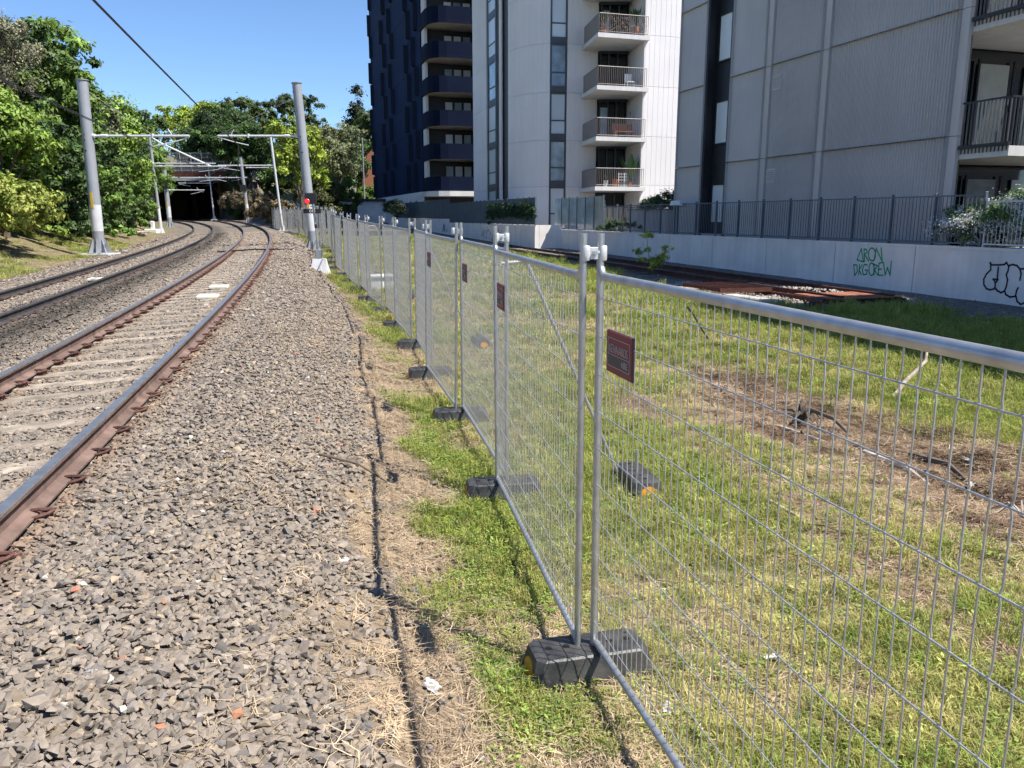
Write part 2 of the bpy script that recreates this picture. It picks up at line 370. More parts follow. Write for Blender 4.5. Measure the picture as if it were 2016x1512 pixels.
tc = N.new('ShaderNodeTexCoord'); vo = N.new('ShaderNodeTexVoronoi'); vo.inputs['Scale'].default_value = 15; L.new(tc.outputs['Object'], vo.inputs['Vector'])
n4 = N.new('ShaderNodeTexNoise'); n4.inputs['Scale'].default_value = 55; n4.inputs['Detail'].default_value = 4; L.new(tc.outputs['Object'], n4.inputs['Vector'])
ad = N.new('ShaderNodeMath'); ad.operation = 'ADD'; L.new(vo.outputs['Distance'], ad.inputs[0]); L.new(n4.outputs['Fac'], ad.inputs[1])
bp = N.new('ShaderNodeBump'); bp.inputs['Strength'].default_value = .8; bp.inputs['Distance'].default_value = .03; L.new(ad.outputs[0], bp.inputs['Height'])
b = N['Principled BSDF']; L.new(bp.outputs[0], b.inputs['Normal'])
old = b.inputs['Base Color'].links[0].from_socket
mr = N.new('ShaderNodeMapRange'); mr.inputs['To Min'].default_value = .72; mr.inputs['To Max'].default_value = 1.3; L.new(vo.outputs['Color'], mr.inputs['Value'])
mx = N.new('ShaderNodeMix'); mx.data_type = 'RGBA'; mx.blend_type = 'MULTIPLY'; mx.inputs[0].default_value = 1; L.new(old, mx.inputs[6]); L.new(mr.outputs[0], mx.inputs[7]); L.new(mx.outputs[2], b.inputs['Base Color'])
gm.materials.append(mg)
ground = bpy.data.objects.new('ground', gm); col.objects.link(ground)
tag(ground, 'sloping ground of ballast shoulder, grass yard and wooded bank', 'ground', kind='structure')

# ------------------------------------------------------------ railway tracks
def frame(P, y, off=0.0):
    d = float(np.polyval(np.polyder(P), y)); h = math.hypot(1, d); return float(np.polyval(P, y)), d, (1 / h, -d / h)
def rail_point(P, y, side, dz, cant):
    x, d, (nx, ny) = frame(P, y)
    return (x + side * .7535 * nx, y + side * .7535 * ny, float(zr(y)) + dz + side * cant / 2)
RAILP = [(-.07, 0), (.07, 0), (.07, .011), (.018, .028), (.0085, .042), (.0085, .115), (.034, .128), (.035, .148), (.028, .158), (-.028, .158), (-.035, .148), (-.034, .128), (-.0085, .115), (-.0085, .042), (-.018, .028), (-.07, .011)]
def make_rail(P, side, dz, cant, parent, mats, y1, loc):
    ys = list(np.arange(-2, 30, .5)) + list(np.arange(30, y1, 1.0)); vs = []; fs = []; mi = []; n = len(RAILP)
    for y in ys:
        p = rail_point(P, y, side, dz, cant); _, d, (nx, ny) = frame(P, y)
        for (a, h) in RAILP: vs.append((p[0] + a * nx - loc[0], p[1] + a * ny - loc[1], p[2] - .158 + h - loc[2]))
    for i in range(len(ys) - 1):
        for j in range(n):
            fs.append((i * n + j, i * n + (j + 1) % n, i * n + n + (j + 1) % n, i * n + n + j)); mi.append(0 if j in (7, 8, 9) else 1)
    mb = MB(); mb.v = vs; mb.f = fs; mb.m = mi
    return mb.build('rail', mats, parent)
def sleeper_mesh():
    mb = MB(); c = .03; pr = [(-.125, -.12), (.125, -.12), (.125, -.01), (.105, 0), (-.105, 0), (-.125, -.01)]
    xs = [-1.25, -1.22, -.42, .42, 1.22, 1.25]; hs = [-.03, 0, -.012, -.012, 0, -.03]; vs = []; fs = []
    for x, h in zip(xs, hs): vs += [(x, a, z + h) for a, z in pr]
    n = 6
    for i in range(5):
        for j in range(n): fs.append((i * n + j, i * n + n + j, i * n + n + (j + 1) % n, i * n + (j + 1) % n))
    fs += [tuple(range(n)), tuple(reversed(range(30, 36)))]
    return mb.add(vs, fs).mesh('sleeper', M['sleeper'])
def clip_mesh():
    """spring clip: a bent bar looping over the rail foot on a cast shoulder"""
    mb = MB(); r = .0095
    pts = [(-.045, -.055, .012), (.045, -.055, .03), (.07, -.03, .036), (.06, 0, .034), (-.01, .005, .04), (-.045, .02, .035), (-.055, .045, .022), (-.02, .06, .014), (.05, .055, .016), (.075, .03, .016), (.05, .012, .015)]
    mb.tube(pts, r, 6); mb.cbox(-.005, .05, -.045, .045, -.01, .024, .008)
    return mb.mesh('clip', M['clip'], True)
SLP, CLP = sleeper_mesh(), clip_mesh()
def make_track(name, label, P, dz, cant, y1, mats, clip_to, sl_to, clip_sides):
    loc = (float(np.polyval(P, 2)), 2.0, float(zr(2)) + dz - .2)
    t = thing(name, label, 'railway track', loc)
    for side in (-1, 1): make_rail(P, side, dz, cant, t, mats, y1, loc)
    y = -.6
    while y < sl_to:
        x, d, (nx, ny) = frame(P, y); ang = math.atan2(ny, nx)
        if not (x < -.66 * y - 1.5 and y < 3):
            s = inst('sleeper', SLP, t, (x - loc[0], y - loc[1], float(zr(y)) + dz - .178 - loc[2] + random.uniform(-.006, .004)), (0, -math.atan2(cant, 1.5), ang + random.uniform(-.01, .01)))
            if y < clip_to:
                for side, io in clip_sides:
                    a = side * (.7535 + io * .085)
                    inst('clip', CLP, s, (a, 0, .004), (0, 0, 0 if side * io > 0 else math.pi), (1.15, 1.15, 1.15))
        y += .6 / math.hypot(1, d)
    return t
trackA = make_track('railway_track', 'near railway track with rusty rails and pale sleepers curving into the tunnel', PA, 0, .08, 158, [M['rail_top'], M['rail_rust']], 34, 62, [(-1, 1), (-1, -1), (1, 1), (1, -1)])
trackB = make_track('railway_track', 'far railway track with dark rails beside the left bank', PB, -.113, .07, 158, [M['rail_dark'], M['rail_dark']], 30, 60, [(-1, -1), (1, 1)])

# ------------------------------------------------------------ scattering with instances
def scatter(name, pts, rot, scl, tint, meshes, var, label, cat):
    c = bpy.data.collections.new(name + '_sources')
    for i, me in enumerate(meshes):
        o = bpy.data.objects.new('%s_source_%02d' % (name, i), me); c.objects.link(o)
    me = bpy.data.meshes.new(name); me.vertices.add(len(pts)); me.vertices.foreach_set('co', np.asarray(pts, np.float32).ravel())
    a = me.attributes.new('rot', 'FLOAT_VECTOR', 'POINT'); a.data.foreach_set('vector', np.asarray(rot, np.float32).ravel())
    a = me.attributes.new('scl', 'FLOAT_VECTOR', 'POINT'); a.data.foreach_set('vector', np.asarray(scl, np.float32).ravel())
    a = me.attributes.new('tint', 'FLOAT_COLOR', 'POINT'); a.data.foreach_set('color', np.c_[tint, np.ones(len(pts))].astype(np.float32).ravel())
    a = me.attributes.new('var', 'INT', 'POINT'); a.data.foreach_set('value', np.asarray(var, np.int32))
    o = bpy.data.objects.new(name, me); col.objects.link(o)
    g = bpy.data.node_groups.new(name, 'GeometryNodeTree')
    g.interface.new_socket('Geometry', in_out='INPUT', socket_type='NodeSocketGeometry'); g.interface.new_socket('Geometry', in_out='OUTPUT', socket_type='NodeSocketGeometry')
    n = g.nodes; l = g.links; gi = n.new('NodeGroupInput'); go = n.new('NodeGroupOutput'); ip = n.new('GeometryNodeInstanceOnPoints'); ci = n.new('GeometryNodeCollectionInfo')
    ci.inputs['Collection'].default_value = c; ci.inputs['Separate Children'].default_value = True; ci.inputs['Reset Children'].default_value = True
    def na(nm, ty):
        q = n.new('GeometryNodeInputNamedAttribute'); q.data_type = ty; q.inputs['Name'].default_value = nm; return q.outputs[0]
    ip.inputs['Pick Instance'].default_value = True
    mp = n.new('GeometryNodeMeshToPoints'); l.new(gi.outputs[0], mp.inputs[0])
    l.new(mp.outputs[0], ip.inputs['Points']); l.new(ci.outputs[0], ip.inputs['Instance']); l.new(na('var', 'INT'), ip.inputs['Instance Index'])
    er = n.new('FunctionNodeEulerToRotation'); l.new(na('rot', 'FLOAT_VECTOR'), er.inputs[0]); l.new(er.outputs[0], ip.inputs['Rotation'])
    l.new(na('scl', 'FLOAT_VECTOR'), ip.inputs['Scale']); l.new(ip.outputs[0], go.inputs[0])
    md = o.modifiers.new('scatter', 'NODES'); md.node_group = g
    return tag(o, label, cat, kind='stuff')

def rock_mesh(k):
    import bmesh
    r = np.random.default_rng(100 + k); bm = bmesh.new()
    p = r.normal(size=(13, 3)); p /= np.linalg.norm(p, axis=1)[:, None]; p *= r.uniform(.75, 1.1, (13, 1)); p = p * [1.0, r.uniform(.6, .85), r.uniform(.42, .65)] * .5
    for q in p: bm.verts.new(q)
    res = bmesh.ops.convex_hull(bm, input=bm.verts)
    bmesh.ops.delete(bm, geom=[v for v in bm.verts if not v.link_faces], context='VERTS')
    me = bpy.data.meshes.new('stone'); bm.to_mesh(me); bm.free(); me.materials.append(M['stone']); return me
ROCKS = [rock_mesh(k) for k in range(12)]

def sample(n, x0, x1, y0, y1): return rng.uniform(x0, x1, n), rng.uniform(y0, y1, n)
# visible wedge of the ground only
def seen(x, y, m=.35): return (np.abs(x) < .66 * y + m + .3)
P_, S_, T_, V_ = [], [], [], []
SY = []
_y = -.6
while _y < 120: SY.append(_y); _y += .6 / math.hypot(1, float(dA(_y)))
SY = np.array(SY)
arc = np.r_[0, np.cumsum(np.hypot(np.diff(np.arange(-.6, 120, .05)), np.diff(xA(np.arange(-.6, 120, .05)))))]
arcy = np.arange(-.6, 120, .05)
sleep_frac = lambda y: np.interp(y, SY, np.arange(len(SY))) % 1
for (x0, x1, y0, y1, dens, size) in ((-4.2, 1, .9, 4.2, 1750, .051), (-5.5, 1, 4.2, 7.5, 1200, .050), (-8.5, -.4, 7.5, 12, 760, .053), (-14, -1, 12, 20, 380, .066), (-24, -3, 20, 34, 170, .088), (-34, -7, 34, 60, 55, .13)):
    n = int(dens * (x1 - x0) * (y1 - y0)); x, y = sample(n, x0, x1, y0, y1)
    bal, gra, stw, drt, lus, e, t, tB, nn, uu = cover(x, y)
    p = bal.copy()
    p = np.maximum(p, .05 * (e > -1.6) * (e < -.3)) * np.where((tB < -1.9), .5, 1)
    fr = np.abs(sleep_frac(y + t * dA(y) / np.hypot(1, dA(y))) - .0); fr = np.minimum(fr, 1 - fr)
    onA = (fr < .19) & (np.abs(t) < 1.2); p = np.where(onA & (np.abs(t) < .68), p * .42, np.where(onA & (t < 0), p * .7, p))
    p = np.where((np.abs(np.abs(t) - .7535) < .10) | (np.abs(np.abs(tB) - .7535) < .10), 0, p)
    keep = (rng.uniform(size=n) < p) & seen(x, y)
    x, y, t, tB = x[keep], y[keep], t[keep], tB[keep]; m = len(x)
    s = size * rng.lognormal(0, .24, m)
    lift = np.where(np.abs(t) < 1.3, rng.uniform(.0, .014, m), rng.uniform(-.004, .022, m))
    P_.append(np.c_[x, y, ground_z(x, y) + lift]); S_.append(np.c_[s, s, s * rng.uniform(.75, 1.1, m)])
    base = np.array([.222, .188, .155]) * rng.lognormal(0, .13, (m, 1)); h = rng.uniform(size=m)
    base[h < .13] = np.array([.28, .225, .165]) * rng.lognormal(0, .12, ((h < .13).sum(), 1))
    base[h > .90] = np.array([.155, .14, .128]) * rng.lognormal(0, .15, ((h > .90).sum(), 1))
    base[(h > .896) & (h < .90)] = np.array([.46, .43, .38]); base[(h > .894) & (h < .896)] = np.array([.36, .17, .10])
    rs = np.exp(-((np.abs(t) - .76) / .22) ** 2)[:, None] * .8; base = base * (1 - rs) + base * np.array([.92, .70, .56]) * rs
    dk = np.exp(-((tB - 1.25) / .5) ** 2) * .7; base *= (1 - dk)[:, None]
    T_.append(base)
pts = np.concatenate(P_); n = len(pts)
scatter('gravel', pts, np.c_[rng.uniform(-.45, .45, n), rng.uniform(-.45, .45, n), rng.uniform(0, 6.283, n)], np.concatenate(S_), np.concatenate(T_), ROCKS, rng.integers(0, 12, n), 'crushed grey brown stone ballast under and beside the tracks', 'gravel')

# pale gravel and rubble along the disused siding on the right
P_, S_, T_ = [], [], []
x, y = sample(42000, -4, 16, 12, 46); n_ = NX * x + NY * y; u_ = UX * x + UY * y
heap = np.exp(-((n_ - 13.7) / .9) ** 2 - ((u_ - 17.6) / 1.7) ** 2)
pale = sstep(10.3, 11.1, n_) * (1 - sstep(14.8, 15.4, n_)) * sstep(14.8, 15.8, u_) * (1 - sstep(21, 23, u_))
p = sstep(11.2, 12.0, n_ - 2.4 * (u_ < 14.6) + (fbm(x, y, 5) - .5) * 1.5) * (n_ < 16.5) * .33 + heap * .8 + pale * .6
k = (rng.uniform(size=len(x)) < p) & seen(x, y) & (n_ < 16.45) & (n_ > 10.5)
x, y, heap, n_, pale = x[k], y[k], heap[k], n_[k], pale[k]; m = len(x); s = .075 * rng.lognormal(0, .3, m)
tn = np.array([.20, .19, .18]) * rng.lognormal(0, .25, (m, 1)); w = (heap > .25) | (rng.uniform(size=m) < pale * .85); tn[w] = np.array([.44, .39, .33]) * rng.lognormal(0, .15, (w.sum(), 1))
scatter('rubble', np.c_[x, y, ground_z(x, y) + heap * .16], np.c_[rng.uniform(-.5, .5, m), rng.uniform(-.5, .5, m), rng.uniform(0, 6.283, m)], np.c_[s, s, s], tn, ROCKS, rng.integers(0, 12, m), 'loose pale stones along the disused siding by the wall', 'gravel')

# ------------------------------------------------------------ grass, weeds and straw
def tuft_mesh(k, blades, h, spread, width, lean, flat=False, mat='grass', seg=2):
    r = np.random.default_rng(300 + k); mb = MB()
    for i in range(blades):
        a = r.uniform(0, 6.283); d0 = spread * math.sqrt(r.uniform()); b0 = r.uniform(0, 6.283)
        x0, y0 = d0 * math.cos(b0), d0 * math.sin(b0); L_ = h * r.uniform(.55, 1.15); w = width * r.uniform(.7, 1.3)
        dx, dy = math.cos(a), math.sin(a); px, py = -dy * w / 2, dx * w / 2
        if flat:
            z0 = r.uniform(.002, .03); z1 = r.uniform(.002, .04); c = r.uniform(-.25, .25) * L_
            m_ = (x0 + dx * L_ / 2 - dy * c, y0 + dy * L_ / 2 + dx * c, (z0 + z1) / 2 + .006); e_ = (x0 + dx * L_, y0 + dy * L_, z1)
            mb.add([(x0 - px, y0 - py, z0), (x0 + px, y0 + py, z0), (m_[0] + px, m_[1] + py, m_[2]), (m_[0] - px, m_[1] - py, m_[2]), e_], [(0, 1, 2, 3), (3, 2, 4)])
        else:
            ln = lean * r.uniform(.3, 1.4); z = L_ * .62; o1 = ln * L_ * .32; o2 = ln * L_ * 1.05; z2 = L_ * (1 - .28 * min(ln, 1.2) ** 2)
            mb.add([(x0 - px, y0 - py, -.01), (x0 + px, y0 + py, -.01), (x0 + dx * o1 + px * .8, y0 + dy * o1 + py * .8, z), (x0 + dx * o1 - px * .8, y0 + dy * o1 - py * .8, z), (x0 + dx * o2, y0 + dy * o2, z2)], [(0, 1, 2, 3), (3, 2, 4)])
    return mb.mesh('tuft', M[mat])
def weed_mesh(k):
    r = np.random.default_rng(500 + k); mb = MB()
    for i in range(22):
        a = r.uniform(0, 6.283); d = r.uniform(.01, .08); h = r.uniform(.01, .06); L_ = r.uniform(.016, .034); w = L_ * .45; t = r.uniform(-.5, .4)
        dx, dy = math.cos(a), math.sin(a); x0, y0 = d * dx, d * dy
        mb.add([(x0, y0, h), (x0 + dx * L_ * .5 - dy * w / 2, y0 + dy * L_ * .5 + dx * w / 2, h + t * L_ * .4), (x0 + dx * L_, y0 + dy * L_, h + t * L_), (x0 + dx * L_ * .5 + dy * w / 2, y0 + dy * L_ * .5 - dx * w / 2, h + t * L_ * .4)], [(0, 1, 2, 3)])
    return mb.mesh('weed', M['grass'])
GT = [tuft_mesh(k, 18, .085, .05, .0042, .8) for k in range(4)] + [tuft_mesh(10 + k, 15, .055, .06, .0045, 1.15) for k in range(3)] + [weed_mesh(k) for k in range(3)]
ST = [tuft_mesh(20 + k, 13, .17, .11, .0035, 0, True, 'straw') for k in range(5)] + [tuft_mesh(30 + k, 10, .06, .06, .004, 1.2, False, 'straw') for k in range(2)]
gp, gs, gt, gv, sp, ss, stt, sv = [], [], [], [], [], [], [], []
for (x0, x1, y0, y1, dens, k) in ((-1.2, 3.6, .9, 4.5, 900, .95), (-2.2, 6.2, 4.5, 9, 520, 1.1), (-4, 11, 9, 16, 230, 1.45), (-9, 13, 16, 30, 75, 2.1), (-16, 8, 30, 60, 22, 3.0), (-24, -10, 14, 46, 40, 2.2)):
    n = int(dens * (x1 - x0) * (y1 - y0)); x, y = sample(n, x0, x1, y0, y1)
    bal, gra, stw, drt, lus, e, t, tB, nn, uu = cover(x, y); u1 = rng.uniform(size=n); vis = seen(x, y) & (nn < 15.8)
    a = (u1 < gra * .95) & vis
    xa, ya, ea, la, na_ = x[a], y[a], e[a], lus[a], nn[a]; m = len(xa); z = ground_z(xa, ya)
    patch = fbm(xa * 1.1, ya * 1.1, 61, 3); dry = np.clip(.85 - la * .65 + (patch - .5) * .9 + rng.normal(0, .22, m), 0, 1)
    dry = np.where(ea < 0, dry * .75, dry) * (1 - .75 * sstep(8, 11, na_))
    cg = np.array([.30, .335, .065]); cy = np.array([.52, .44, .185]); cd_ = np.array([.18, .26, .055])
    w = dry[:, None]; tn = cg * (1 - w) + cy * w; g2 = (rng.uniform(size=m) < .18)[:, None]; tn = np.where(g2, cd_, tn) * rng.lognormal(0, .2, (m, 1))
    sc = k * rng.uniform(.7, 1.25, m) * np.where(ea < 0, .9, 1.0); hz = sc * (.65 + .5 * la) * (1 + .5 * sstep(8, 12, na_))
    vr = rng.integers(0, 7, m); wd = rng.uniform(size=m) < np.where(ea < 0, .30, .07); vr = np.where(wd, rng.integers(7, 10, m), vr); tn[wd] *= [.8, 1.05, .8]
    gp.append(np.c_[xa, ya, z]); gs.append(np.c_[sc, sc, hz]); gt.append(tn); gv.append(vr)
    prob = np.clip(stw * .30 + .06 * (bal > .3) * (e > -2.4) * (e < 0) + (drt > .25) * .5, 0, .85) * np.where(y > 16, .4, 1)
    b_ = (rng.uniform(size=n) < prob) & vis & ((e > -3.2) | (tB < -2.4))
    xb, yb = x[b_], y[b_]; m = len(xb); sc = k * rng.uniform(.6, 1.2, m)
    sp.append(np.c_[xb, yb, ground_z(xb, yb) + .004]); ss.append(np.c_[sc, sc, sc * rng.uniform(.45, .9, m)])
    tw = np.array([.46, .355, .235]) * rng.lognormal(0, .22, (m, 1)); br = (rng.uniform(size=m) < np.clip(drt[b_], 0, 1) * .6); tw[br] = np.array([.19, .125, .08]) * rng.lognormal(0, .3, (br.sum(), 1)); stt.append(tw); sv.append(rng.integers(0, 7, m))
pts = np.concatenate(gp); n = len(pts)
scatter('grass', pts, np.c_[rng.uniform(-.12, .12, n), rng.uniform(-.12, .12, n), rng.uniform(0, 6.283, n)], np.concatenate(gs), np.concatenate(gt), GT, np.concatenate(gv), 'patchy green and yellowing grass with weeds around the wire fence', 'grass')
def realise(name, pts, yaw, scl, tint, meshes, var, mat, label, cat):
    """one real mesh of all the tufts"""
    VV, FF, CC = [], [], []; base = 0
    for k, me in enumerate(meshes):
        w = np.where(var == k)[0]
        if not len(w): continue
        co = np.array([v.co for v in me.vertices]); fs = np.array([f.vertices[:] + ((f.vertices[2],) if len(f.vertices) == 3 else ()) for f in me.polygons])
        c, s_ = np.cos(yaw[w])[:, None], np.sin(yaw[w])[:, None]; q = co[None] * scl[w][:, None, :]
        V = np.stack([q[..., 0] * c - q[..., 1] * s_, q[..., 0] * s_ + q[..., 1] * c, q[..., 2]], -1) + pts[w][:, None, :]
        VV.append(V.reshape(-1, 3)); m = len(co); CC.append(np.repeat(tint[w], m, axis=0))
        FF.append((fs[None] + (np.arange(len(w)) * m)[:, None, None] + base).reshape(-1, 4)); base += m * len(w)
    V = np.concatenate(VV); F = np.concatenate(FF); me = bpy.data.meshes.new(name)
    faces = [tuple(f[:3]) if f[2] == f[3] else tuple(f) for f in F.tolist()]
    me.from_pydata(V.tolist(), [], faces); a = me.color_attributes.new('tint', 'FLOAT_COLOR', 'POINT'); a.data.foreach_set('color', np.c_[np.concatenate(CC), np.ones(len(V))].astype(np.float32).ravel())
    me.materials.append(mat); o = bpy.data.objects.new(name, me); col.objects.link(o); return tag(o, label, cat, kind='stuff')
pts = np.concatenate(sp); n = len(pts)
realise('dry_grass', pts, rng.uniform(0, 6.283, n), np.concatenate(ss), np.concatenate(stt), ST, np.concatenate(sv), M['straw'], 'dry straw lying between the ballast and the fence', 'dry grass')
# clods and twigs on the bare strip
x, y = sample(16000, 1.5, 7.5, 2.2, 12.5); cv = cover(x, y); k = (rng.uniform(size=len(x)) < np.clip(cv[3] - .25, 0, 1) * .55) & seen(x, y); x, y = x[k], y[k]; m = len(x); sz_ = .045 * rng.lognormal(0, .45, m)
scatter('soil_clods', np.c_[x, y, ground_z(x, y) + .004], np.c_[rng.uniform(-.5, .5, m), rng.uniform(-.5, .5, m), rng.uniform(0, 6.283, m)], np.c_[sz_, sz_, sz_ * .8], np.array([.135, .09, .058]) * rng.lognormal(0, .28, (m, 1)), ROCKS, rng.integers(0, 12, m), 'brown clods of soil on the bare strip behind the fence', 'soil')
x, y = sample(2600, 1.2, 7.5, 2.2, 12.5); cv = cover(x, y); k = (rng.uniform(size=len(x)) < np.clip(cv[3] - .15, 0, 1) * .22) & seen(x, y); mb = MB()
for a, b_ in zip(x[k], y[k]):
    th = rng.uniform(0, 6.283); l = rng.uniform(.08, .34); c = rng.uniform(-.05, .05); z0 = float(ground_z(np.array([a]), np.array([b_]))[0]); r_ = rng.uniform(.003, .009)
    mb.tube([(a, b_, z0 + .01), (a + l * .5 * math.cos(th) - c * math.sin(th), b_ + l * .5 * math.sin(th) + c * math.cos(th), z0 + rng.uniform(.02, .07)), (a + l * math.cos(th), b_ + l * math.sin(th), z0 + rng.uniform(.0, .09))], [r_, r_ * .8, r_ * .4], 4, int(rng.uniform() < .5), cap=False)
tag(mb.build('twigs', [M['wood_dead'], M['bark']]), 'dry twigs littering the bare strip behind the fence', 'twigs', kind='stuff')
gz1 = lambda x, y: float(ground_z(np.array([x]), np.array([y]))[0])
# ------------------------------------------------------------ temporary wire fence
ORD = ['first', 'second', 'third', 'fourth', 'fifth', 'sixth', 'seventh', 'eighth', 'ninth', 'tenth', 'eleventh', 'twelfth', 'thirteenth', 'fourteenth', 'fifteenth', 'sixteenth', 'seventeenth', 'eighteenth', 'nineteenth', 'twentieth']
ORD += ['twenty-' + o for o in ORD[:9]] + ['thirtieth'] + ['thirty-' + o for o in ORD[:9]]
H_TOP, H_RAIL, Z_BOT, PR = 2.12, 1.935, .175, .0165
HZ = [Z_BOT + (H_RAIL - Z_BOT) * (k + .55) / 10.1 for k in range(10)]
def panel_parts(t, L_, ground, detail):
    """t: empty at the panel's foot, local x runs along the panel; detail 2 = every wire its own part"""
    pm = MB(); pm.tube([(0, 0, .09), (0, 0, H_TOP)], PR, 14 if detail == 2 else 8)
    me = pm.mesh('post', M['galv'], True); inst('post', me, t); inst('post', me, t, (L_, 0, 0))
    n = 14 if detail == 2 else 7
    def railpts(z, s):
        c = .035
        return [(PR * .6, 0, z + s * c), (PR + .006, 0, z + s * .012), (PR + .035, 0, z), (L_ - PR - .035, 0, z), (L_ - PR - .006, 0, z + s * .012), (L_ - PR * .6, 0, z + s * c)]
    MB().tube(railpts(H_RAIL, 1), PR * 1.12, n).build('top_rail', M['galv'], t, True)
    MB().tube(railpts(Z_BOT, -1), PR, n).build('bottom_rail', M['galv'], t, True)
    nv = 45; xs = [PR + .03 + (L_ - 2 * PR - .06) * k / (nv - 1) for k in range(nv)]
    r = .0024; yv, yh = .0022, -.0022
    if detail == 2:
        vp = [(0, yv, Z_BOT)]
        for z in HZ: vp += [(0, yv, z - .018), (.003, yv, z - .005), (.003, yv, z + .005), (0, yv, z + .018)]
        vp += [(0, yv, H_RAIL)]
        vme = MB().tube(vp, r, 6).mesh('wire', M['galv_wire'], True); hme = MB().tube([(0, yh, 0), (L_ * .5, yh, -.002), (L_, yh, 0)], r, 6).mesh('wire', M['galv_wire'], True)
        for x in xs: inst('wire', vme, t, (x, 0, 0), (0, 0, random.uniform(0, 6.28) * .0), (random.choice((-1, 1)), 1, 1))
        for z in HZ: inst('wire', hme, t, (0, 0, z))
    else:
        mb = MB(); s = 4
        for x in xs: mb.tube([(x, yv, Z_BOT), (x, yv, H_RAIL)], r, s, cap=False)
        for z in HZ: mb.tube([(0, yh, z), (L_, yh, z)], r, s, cap=False)
        o = mb.build('wire_mesh', M['galv_wire'], t); o['kind'] = 'stuff'
def hire_sign(t, x, z, w=.285, h=.178):
    s = MB().cbox(x, x + w, -.0105, -.0055, z, z + h, .001).build('hire_sign', M['red_sign'], t)
    MB().box(x - .003, x + w + .003, -.0048, .0035, z - .003, z + h + .003).build('sign_backing', M['sign_edge'], s)
    f = -.0125; lw = .0028
    mb = MB()
    for a in ((x + .02, x + w - .02, z + h - .03, z + h - .03 + lw), (x + .02, x + .02 + lw, z + .03, z + h - .03), (x + w - .02 - lw, x + w - .02, z + .03, z + h - .03), (x + .02, x + w - .02, z + .03 - lw, z + .03), (x + .02, x + w - .02, z + .078, z + .078 + lw)): mb.box(a[0], a[1], f, -.0104, a[2], a[3])
    mb.build('sign_border', M['sign_text'], s)
    MB().box(x + .024, x + w - .024, f, -.0104, z + .032, z + .077).build('sign_band', M['grey_sign'], s)
    text('sign_lettering', 'KENNARDS', .052, M['sign_text'], s, (x + w * .5, -.0128, z + .105), (RAD(90), 0, 0), .80)
    text('sign_lettering', 'HIRE', .042, M['sign_text'], s, (x + w * .76, -.0135, z + .054), (RAD(90), 0, 0), .80)
    return s
def foot_mesh():
    """moulded block: tapered sides, rounded top, post sockets, amber reflector on each end"""
    mb = MB(); Lh, Wh, H = .31, .135, .155
    def ring(l, w, z, c): return [(-l, -w + c, z), (-l + c, -w, z), (l - c, -w, z), (l, -w + c, z), (l, w - c, z), (l - c, w, z), (-l + c, w, z), (-l, w - c, z)]
    rings = [ring(Lh + .016, Wh + .012, 0, .03), ring(Lh + .014, Wh + .010, .012, .03), ring(Lh - .002, Wh - .002, .017, .03), ring(Lh - .026, Wh - .018, H - .026, .032), ring(Lh - .031, Wh - .023, H - .010, .034), ring(Lh - .043, Wh - .034, H - .002, .036), ring(Lh - .055, Wh - .046, H, .036)]
    vs = [p for r_ in rings for p in r_]; fs = []
    for k in range(len(rings) - 1):
        for i in range(8): fs.append((k * 8 + i, k * 8 + (i + 1) % 8, k * 8 + 8 + (i + 1) % 8, k * 8 + 8 + i))
    fs.append(tuple(range(48, 56))); fs.append(tuple(reversed(range(8)))); mb.add(vs, fs)
    return mb.mesh('body', M['rubber'], True, 24)
def foot_refl():
    mb = MB(); n = 14; out = []
    vs = [(-.3, 0, .07)] + [(-.3, .062 * math.cos(6.2832 * k / n), .072 + .046 * math.sin(6.2832 * k / n)) for k in range(n)]
    vs = [(-.3095 + .196 * (z - .016) * 1.0 - .004, y, z) for x, y, z in vs]; bk = [(x + .012, y, z) for x, y, z in vs[1:]]
    mb.add(vs + bk, [(0, 1 + (k + 1) % n, 1 + k) for k in range(n)] + [(1 + k, 1 + (k + 1) % n, 15 + (k + 1) % n, 15 + k) for k in range(n)])
    return mb.mesh('reflector', M['amber'])
def sock_mesh():
    mb = MB(); vs = [(.018 * math.cos(k * .5236), .018 * math.sin(k * .5236), 0) for k in range(12)]
    mb.add(vs, [tuple(range(12))]); return mb.mesh('socket', M['hole'])
FB, FR, SK = foot_mesh(), foot_refl(), sock_mesh()
def rib_mesh():
    mb = MB(); mb.box(-.012, .012, -.118, .118, .02, .125); return mb.mesh('rib', M['rubber'])
def fence_foot(x, y, rz, label, detail, z=None, group=None):
    t = thing('fence_block', label, 'fence foot', (x, y, (gz1(x, y) if z is None else z) - .012), rz, group)
    inst('body', FB, t); inst('reflector', FR, t); inst('reflector', FR, t, (0, 0, 0), (0, 0, math.pi))
    if detail:
        for a in (-.20, -.11, .11, .20): inst('socket', SK, t, (a, .0, .1562))
        for a, b in ((-.215, -.055), (.215, .055)): inst('socket', SK, t, (a, b, .1562), (0, 0, 0), (.4, .4, 1))
    return t
def clamp(x, y, z, rz, label, gap, group=None):
    t = thing('fence_clamp', label, 'fence clamp', (x, y, z), rz, group)
    for s in (-1, 1): MB().tube([(s * gap / 2, 0, -.033), (s * gap / 2, 0, -.028), (s * gap / 2, 0, .028), (s * gap / 2, 0, .033)], [PR + .003, PR + .0055, PR + .0055, PR + .003], 14).build('collar', M['galv_dull'], t, True)
    MB().cbox(-gap / 2, gap / 2, -.013, -.0055, -.026, .026, .002).cbox(-gap / 2, gap / 2, .0055, .013, -.026, .026, .002).build('plate', M['galv_dull'], t)
    MB().tube([(0, -.03, 0), (0, .03, 0)], .007, 6).tube([(0, -.024, 0), (0, -.014, 0)], .013, 6).build('bolt', M['galv'], t)
    return t
